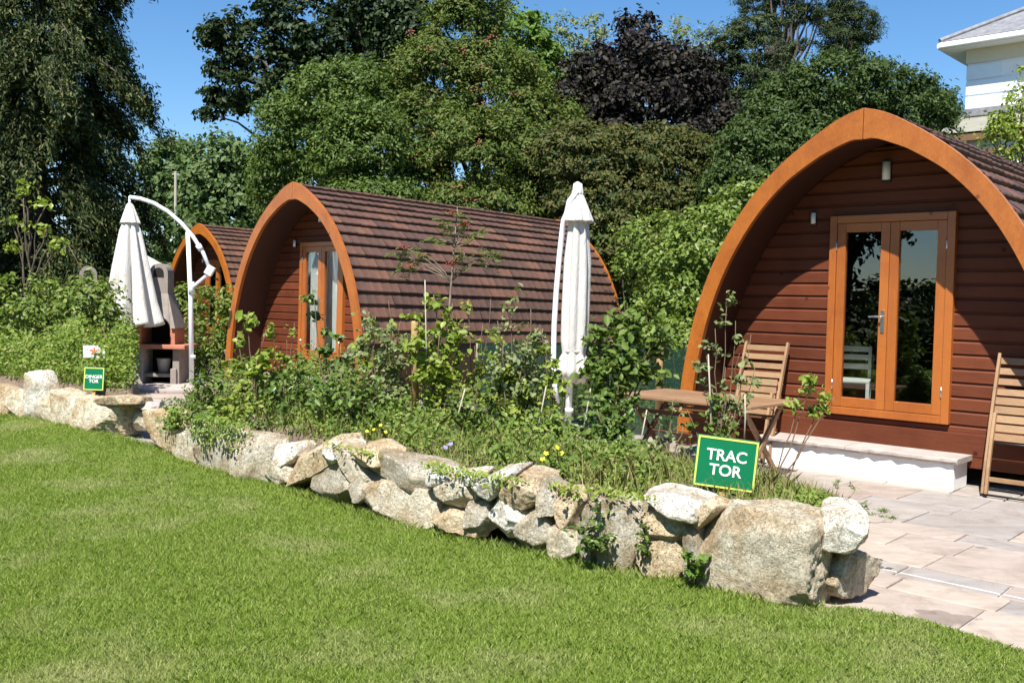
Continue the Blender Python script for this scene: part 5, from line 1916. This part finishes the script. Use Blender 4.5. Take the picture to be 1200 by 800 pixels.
cb = at(44, 400, 27.5)
drooping_conifer('conifer', 'huge dark drooping conifer filling the left edge of the photo', (cb.x, cb.y, 0), 15.5,
                 lambda z, az: (3.25 - .13 * max(0, z - 5.5)) * (1.0 + .17 * math.sin(z * 1.6 + 1.0)), 210, 'conifer')
tree('leaf_sprig_tree', 'slim young tree with yellow green leaves in front of the dark conifer', 'tree', tuple(at(32, 400, 16.6))[:2] + (0,),
     [blob(28, 215, 16.6, 14, 12, .2), blob(40, 238, 16.6, 18, 10, .2), blob(22, 255, 16.6, 12, 10, .2), blob(15, 290, 16.6, 12, 10, .2), blob(50, 270, 16.6, 10, 8, .2), blob(70, 285, 16.6, 8, 14, .2)],
     'bright', 9, .10, 9, .11, .6, .03, limbs=10, inner=.3)
for (nm, lab, bx, Y, bl, mt_, tr_) in (
        ('far_tree', 'distant green tree right beside the dark conifer, partly see through', 195, 62, [(188, 200, 24, 34), (205, 215, 25, 45), (185, 240, 25, 40)], 'hill', .3),
        ('far_tree', 'distant round topped tree with sky showing under its crown', 220, 66, [(220, 170, 20, 9), (232, 185, 12, 12), (215, 195, 12, 16)], 'hill', .3),
        ('far_tree', 'distant dense bright green tree left of the bay tree', 265, 52, [(262, 195, 38, 34), (240, 225, 36, 40), (285, 215, 30, 45), (262, 250, 50, 40)], 'hill', .35)):
    tree(nm, lab, 'tree', tuple(at(bx, 400, Y))[:2] + (0,), [blob(a, b_, Y, c, d) for a, b_, c, d in bl], mt_, 1.1, .62, 60, .34, .6, tr_, group='distant trees beyond the lawn')
tree('oak_tree', 'tall dark leafed oak with open branches reaching left against the sky', 'tree', tuple(at(420, 400, 31))[:2] + (0,),
     [blob(262, 40, 31, 34, 20), blob(250, 48, 31, 22, 12), blob(295, 60, 31, 34, 26), blob(285, 28, 31.5, 14, 16), blob(258, 80, 31, 22, 14), blob(300, 98, 31, 44, 22), blob(255, 112, 31, 24, 14), blob(242, 133, 31, 12, 15), blob(280, 122, 31, 24, 12), blob(335, 30, 31, 34, 36), blob(330, 5, 31.5, 30, 24), blob(390, 35, 31, 48, 50), blob(430, 15, 31, 50, 45), blob(355, 80, 31, 36, 30), blob(400, 85, 31, 50, 26)],
     'oakdark', 2.70, 0.280, 50, 0.170, .65, .3, limbs=34, inner=.25, bark='bark')
tree('holm_oak', 'dark blackish green tree rising behind the bay tree and the rowan', 'tree', tuple(at(470, 400, 30))[:2] + (0,),
     [blob(455, 20, 30, 38, 42), blob(470, 70, 30, 36, 40), blob(485, 30, 29.5, 28, 40), blob(440, 90, 30, 36, 30), blob(475, 105, 30, 28, 30)],
     'oakdark', 3.90, 0.320, 70, 0.170, .65, .3, limbs=12, inner=.4)
tree('bay_tree', 'broad rounded mid green tree behind the middle pod', 'tree', tuple(at(385, 400, 25))[:2] + (0,),
     [blob(390, 130, 25, 62, 52), blob(340, 160, 25, 40, 55), blob(425, 115, 25.5, 42, 38), blob(372, 215, 26, 72, 48), blob(322, 215, 27.5, 26, 52), blob(430, 190, 24, 60, 70), blob(440, 250, 23.5, 60, 40)],
     'roundtree', 7.50, 0.270, 95, 0.105, .5, .25, limbs=10, inner=.7)
tree('rowan_tree', 'large rowan with rusty berry clusters behind the roof of the middle pod', 'tree', tuple(at(555, 400, 26.5))[:2] + (0,),
     [blob(545, 40, 26.5, 45, 55), blob(560, 0, 26.5, 40, 40), blob(510, 90, 26, 50, 50), blob(580, 110, 26, 60, 60), blob(500, 160, 25.5, 60, 50), blob(560, 185, 25, 80, 55), blob(630, 165, 25.5, 60, 55), blob(480, 215, 25, 50, 40), blob(640, 220, 25, 60, 45), blob(560, 250, 25, 90, 40)],
     'rowan', 7.50, 0.260, 90, 0.110, .42, .22, limbs=14, inner=.62, berries=90)
tree('lime_tree', 'fresh light green tree top behind the rowan', 'tree', tuple(at(615, 400, 30))[:2] + (0,),
     [blob(605, 40, 30, 30, 28), blob(625, 65, 30, 34, 30), blob(600, 80, 30, 40, 30), blob(640, 95, 30, 30, 28)],
     'fresh', 3.60, 0.320, 64, 0.170, .55, .2, limbs=8, inner=.5)
tree('ash_tree', 'thin grey green tree tops against the sky left of the purple tree', 'tree', tuple(at(670, 400, 31))[:2] + (0,),
     [blob(655, 28, 31, 12, 16), blob(680, 35, 31, 26, 24), blob(700, 28, 31, 18, 14), blob(665, 65, 31, 34, 26), blob(690, 75, 31, 30, 25)],
     'grey_green', 2.4, .26, 22, .16, .4, .15, limbs=14, inner=.3)
tree('purple_tree', 'purple leafed tree in the middle of the trees', 'tree', tuple(at(745, 400, 27))[:2] + (0,),
     [blob(742, 70, 27, 55, 40), blob(745, 32, 27, 22, 18), blob(780, 85, 27, 46, 42), blob(700, 100, 27, 48, 40), blob(810, 100, 27, 40, 36), blob(745, 120, 26.5, 70, 38), blob(665, 118, 27, 40, 26), blob(690, 150, 26.5, 40, 20), blob(830, 130, 27, 35, 34), blob(640, 130, 27, 34, 18), blob(850, 155, 26.5, 34, 24), blob(720, 165, 26, 60, 22), blob(790, 165, 26, 50, 24)],
     'purple_leaf', 4.2, .30, 52, .15, .62, .2, limbs=12, inner=.3)
tree('larch_tree', 'pale feathery tree against the sky right of the purple tree', 'tree', tuple(at(815, 400, 33))[:2] + (0,),
     [blob(800, 45, 33, 34, 22), blob(830, 60, 33, 26, 30), blob(790, 30, 33, 14, 12), blob(815, 80, 33, 30, 24)],
     'grey_green', 2.6, .26, 22, .17, .3, .15, limbs=14, inner=.3)
tree('beech_hedge', 'coppery green beech below the purple tree', 'tree', tuple(at(760, 400, 24))[:2] + (0,),
     [blob(690, 190, 24, 70, 45), blob(770, 195, 24, 70, 45), blob(830, 205, 24, 55, 42), blob(720, 235, 23.5, 80, 35), blob(800, 245, 23.5, 70, 35), blob(740, 290, 23.5, 110, 50)],
     'beech', 9.00, 0.240, 80, 0.110, .5, .14, limbs=10, inner=.7, flat=.5)
tree('cedar_tree', 'dark layered evergreen with open branches left of the tall pines', 'tree', tuple(at(880, 400, 30))[:2] + (0,),
     [blob(855, 45, 30, 32, 14), blob(885, 35, 30, 40, 14), blob(845, 70, 30, 28, 14), blob(890, 68, 30, 46, 18), blob(865, 95, 30, 50, 18), blob(905, 92, 30, 36, 16), blob(850, 125, 30, 40, 22), blob(885, 125, 29.5, 45, 22), blob(830, 150, 29.5, 40, 22)],
     'pine', 5.00, 0.220, 80, 0.150, .22, .2, limbs=20, inner=.35, flat=.4)
tree('pine_tree', 'tall pine with a bare curving trunk top centre right, cut by the frame', 'tree', tuple(at(910, 400, 38))[:2] + (0,),
     [blob(890, 0, 38, 26, 12), blob(915, -12, 38, 34, 16), blob(945, 2, 38, 26, 14), blob(930, 22, 38, 26, 9), blob(885, 18, 38, 20, 8), blob(935, 55, 38, 16, 10), blob(950, 15, 38, 20, 10)],
     'pine', 5.00, 0.200, 80, 0.160, .18, .24, limbs=26, inner=.3, flat=.45, top=13.5, lean=(-.5, 0))
tree('pine_tree', 'bushy topped tall pine standing clear against the sky', 'tree', tuple(at(990, 400, 40))[:2] + (0,),
     [blob(985, 0, 40, 22, 18), blob(975, 25, 40, 22, 14), blob(1005, 25, 40, 30, 16), blob(1018, 42, 40, 18, 10), blob(985, 45, 40, 30, 12), blob(995, 10, 40, 24, 16), blob(985, 60, 40, 26, 10)],
     'pine', 6.00, 0.220, 80, 0.160, .18, .24, limbs=16, inner=.3, flat=.6, top=12.6)
tree('holly_tree', 'big domed dark evergreen behind the arch of the near pod', 'tree', tuple(at(990, 400, 23))[:2] + (0,),
     [blob(985, 115, 23, 75, 48), blob(1040, 130, 23, 60, 48), blob(930, 140, 23, 60, 48), blob(1080, 150, 23.5, 36, 42), blob(900, 185, 22.5, 60, 50), blob(870, 225, 22, 45, 45), blob(960, 200, 22.5, 90, 60), blob(1060, 200, 23, 60, 50)],
     'evergreen', 9.50, 0.230, 90, 0.105, .5, .25, limbs=12, inner=.66)
tree('far_tree', 'small distant bush showing between the holly dome and the white house', 'tree', tuple(at(1112, 400, 34))[:2] + (0,),
     [blob(1112, 125, 34, 16, 16), blob(1105, 150, 34, 16, 20)], 'evergreen', 3.00, 0.360, 70, 0.180, .5, .14, limbs=5)
tree('birch_tree', 'light green small leafed bush beside the white house at the right edge', 'tree', tuple(at(1190, 400, 17.5))[:2] + (0,),
     [blob(1178, 165, 17.5, 30, 32), blob(1195, 125, 17.5, 26, 34), blob(1172, 145, 17.5, 18, 22), blob(1205, 175, 17.5, 28, 26), blob(1170, 185, 17.5, 14, 12), blob(1200, 80, 17.5, 12, 10), blob(1165, 140, 17.5, 12, 12)],
     'bright', 14, .16, 20, .075, .6, .06, limbs=14, inner=.35)
tree('lime_tree', 'tall broadleaf tree seen only as a reflection in the glass doors', 'tree', (-15.5, 1.5, 0),
     [((-15.5, 1.5, 7), (2.6, 2.6, 2.4)), ((-15.2, .9, 4.4), (1.6, 1.0, .9)), ((-15.2, 2.5, 3.2), (1.5, 1.2, 2.2)), ((-16, 3.4, 5), (2.4, 2.4, 2.2)), ((-15, 4.2, 3), (2.4, 2.2, 1.8))], 'oakdark', 2.6, .36, 46, .2, .6, .25, limbs=14, inner=.3)
tree('lime_tree', 'low broad bush seen only as a dark reflection in the glass doors', 'tree', (-15, 8.6, 0),
     [((-15, 8.6, 2.0), (2.0, 2.6, 2.0)), ((-14, 5.2, 1.3), (2.0, 2.6, 1.5)), ((-13.5, 0.2, 1.1), (2.0, 2.4, 1.3)), ((-13, -3, 1.0), (2.2, 2.4, 1.3))], 'evergreen', 3, .36, 46, .2, .6, .2, limbs=8, inner=.5)

# far wood closing the view behind all the trees
blobs = []
for i in range(26):
    x = -30 + i * 2.6
    blobs.append(((x, 48 + random.uniform(-3, 3), random.uniform(1.5, 4.0)), (2.6, 2.2, random.uniform(2.0, 3.4))))
P, N, S_ = clump_points(blobs, 1.4, .7, 42, .8, .6)
k = P[:, 2] > 0
V, Fc = leaf_arrays(P[k], N[k], .32, .6)
tag(arrays('woodland', V, Fc, M['evergreen']), 'dense far wood glimpsed between the nearer trees', 'woodland', None, 'stuff')

blobs = []  # tree belt added behind the camera to block low sky light
for i in range(15):
    x = -13 + i * 2.7
    blobs.append(((x, -13 + random.uniform(-1.5, 1.5), random.uniform(2.5, 7.5)), (2.6, 2.2, random.uniform(2.4, 3.6))))
    blobs.append(((x + 1, -13.5 + random.uniform(-1.5, 1.5), random.uniform(1.0, 3)), (2.6, 2.2, 2.4)))
for i in range(6):
    blobs.append(((22 + random.uniform(-1, 1), -11 + i * 3.2, random.uniform(2, 6)), (2.2, 2.6, 3.0)))
P, N, S_ = clump_points(blobs, 1.3, .7, 40, .8, .6)
k = P[:, 2] > 0
V, Fc = leaf_arrays(P[k], N[k], .34, .6)
tag(arrays('woodland', V, Fc, M['oakdark']), 'unseen belt of trees added behind the viewpoint to darken the porch', 'woodland', None, 'stuff')

# slim grey pole far off
p = at(205, 400, 48)
mb = MB(); mb.tube([(0, 0, 0), (0, 0, at(205, 201, 48).z)], [.09, .07], 10); mb.box((0, 0, at(205, 203, 48).z - .05), (.35, .05, .06))
o = mb.build('utility_pole', M['cane'], None); o.location = (p.x, p.y, 0)
tag(o, 'slim pale pole among the distant trees left of the middle pod', 'pole')

# ------------------------------------------------------------------ white house
HC = at(1131, 150, 26.0)
t = thing('house', 'white rendered house with slate hipped roof at the right edge', 'house', (HC.x, HC.y, 0), ANG)
ze = at(1123, 56, 26.0).z
mb = MB(); mb.box((5, 4, ze / 2), (10, 8, ze)); mb.build('wall', M['house_wall'], t)
mb = MB()
zb = at(1123, 72, 26.0).z
mb.box((5, 3.99, ze - (ze - zb) / 2 - .05), (10.06, 8.06, (ze - zb) + .05)); mb.build('frieze', M['house_band'], t)
# raised corner blocks
mb = MB()
zz = zb - .12
k = 0
while zz > 2:
    hq = .40
    mb.box(((.9 if k % 2 == 0 else 1.25) / 2 - .015, .45, zz - hq / 2), (.9 if k % 2 == 0 else 1.25, .96, hq - .035)); zz -= hq + .005; k += 1
mb.build('quoin', M['quoin'], t, False, .008)
mb = MB()                                                       # roof: hip over deep eaves
ov = .55
zr = ze + .12
rg = 2.6
vs = [(-ov, -ov, zr), (10 + ov, -ov, zr), (10 + ov, 8 + ov, zr), (-ov, 8 + ov, zr), (4.0, 4, zr + rg), (6.2, 4, zr + rg)]
mb.add(vs, [(0, 1, 5, 4), (1, 2, 5), (2, 3, 4, 5), (3, 0, 4)])
rf = mb.build('roof', M['slate'], t)
mb = MB()
for a, b in ((vs[0], vs[4]), (vs[3], vs[4]), (vs[1], vs[5]), (vs[2], vs[5]), (vs[4], vs[5])):
    mb.tube([Vector(a) + Vector((0, 0, .03)), Vector(b) + Vector((0, 0, .03))], .07, 8)
mb.build('hip_tile', M['slate'], rf)
mb = MB()
for (a, b) in (((-ov, -ov), (10 + ov, -ov)), ((-ov, 8 + ov), (-ov, -ov))):
    mb.bar((a[0], a[1], zr - .10), (b[0], b[1], zr - .10), .14, .16, Vector((0, 0, 1)))
mb.build('gutter', M['house_wall'], rf, False, .02)
mb = MB(); mb.box((5, 4, zr - .16), (10 + 2 * ov - .1, 8 + 2 * ov - .1, .05)); mb.build('soffit', M['house_wall'], rf)
zl = at(1123, 136, 26.0).z
mb = MB(); mb.box((5.0, -.05, zl + .06), (10.1, .1, .22)); mb.build('string_course', M['slate'], t, False, .02)
# lean-to along the front
mb = MB()
lo_z = zl - .75
mb.add([(-.05, -.02, zl - .05), (9.5, -.02, zl - .05), (9.5, -1.9, lo_z), (-.05, -1.9, lo_z)], [(0, 1, 2, 3)])
mb.add([(-.05, -.02, zl - .12), (9.5, -.02, zl - .12), (9.5, -1.9, lo_z - .07), (-.05, -1.9, lo_z - .07)], [(0, 1, 2, 3)])
for i in range(9):
    x = -.02 + i * 1.19
    mb.bar((x, -.02, zl - .035), (x, -1.9, lo_z + .015), .06, .05)
mb.build('verandah_roof', M['verandah'], t)
mb = MB(); mb.box((4.72, -1.92, lo_z - .14), (9.6, .06, .16)); mb.box((4.72, -1.82, lo_z - .50), (9.5, .06, .1)); mb.build('fascia', M['brown_paint'], t)
mb = MB(); mb.box((4.75, -1.72, (lo_z - .2) / 2), (9.4, .12, lo_z - .2)); mb.build('verandah_wall', M['house_wall'], t)
# dish
p = at(1108, 124, 27.0)
t2 = thing('satellite_dish', 'small white satellite dish beside the corner of the white house', 'satellite dish', p, R(-25))
mb = MB(); mb.lathe([(0, 0), (.12, .01), (.24, .05), (.26, .06), (.24, .07), (.12, .03), (0, .02)], n=24)
o = mb.build('dish', M['house_wall'], t2, True); o.rotation_euler = (R(80), 0, 0)
mb = MB(); mb.tube([(0, .02, 0), (.22, .05, -.16), (.55, .05, -.2)], .03, 8); mb.tube([(0, -.02, -.22), (0, -.3, -.1)], .012, 6); mb.build('bracket', M['house_wall'], t2, True)
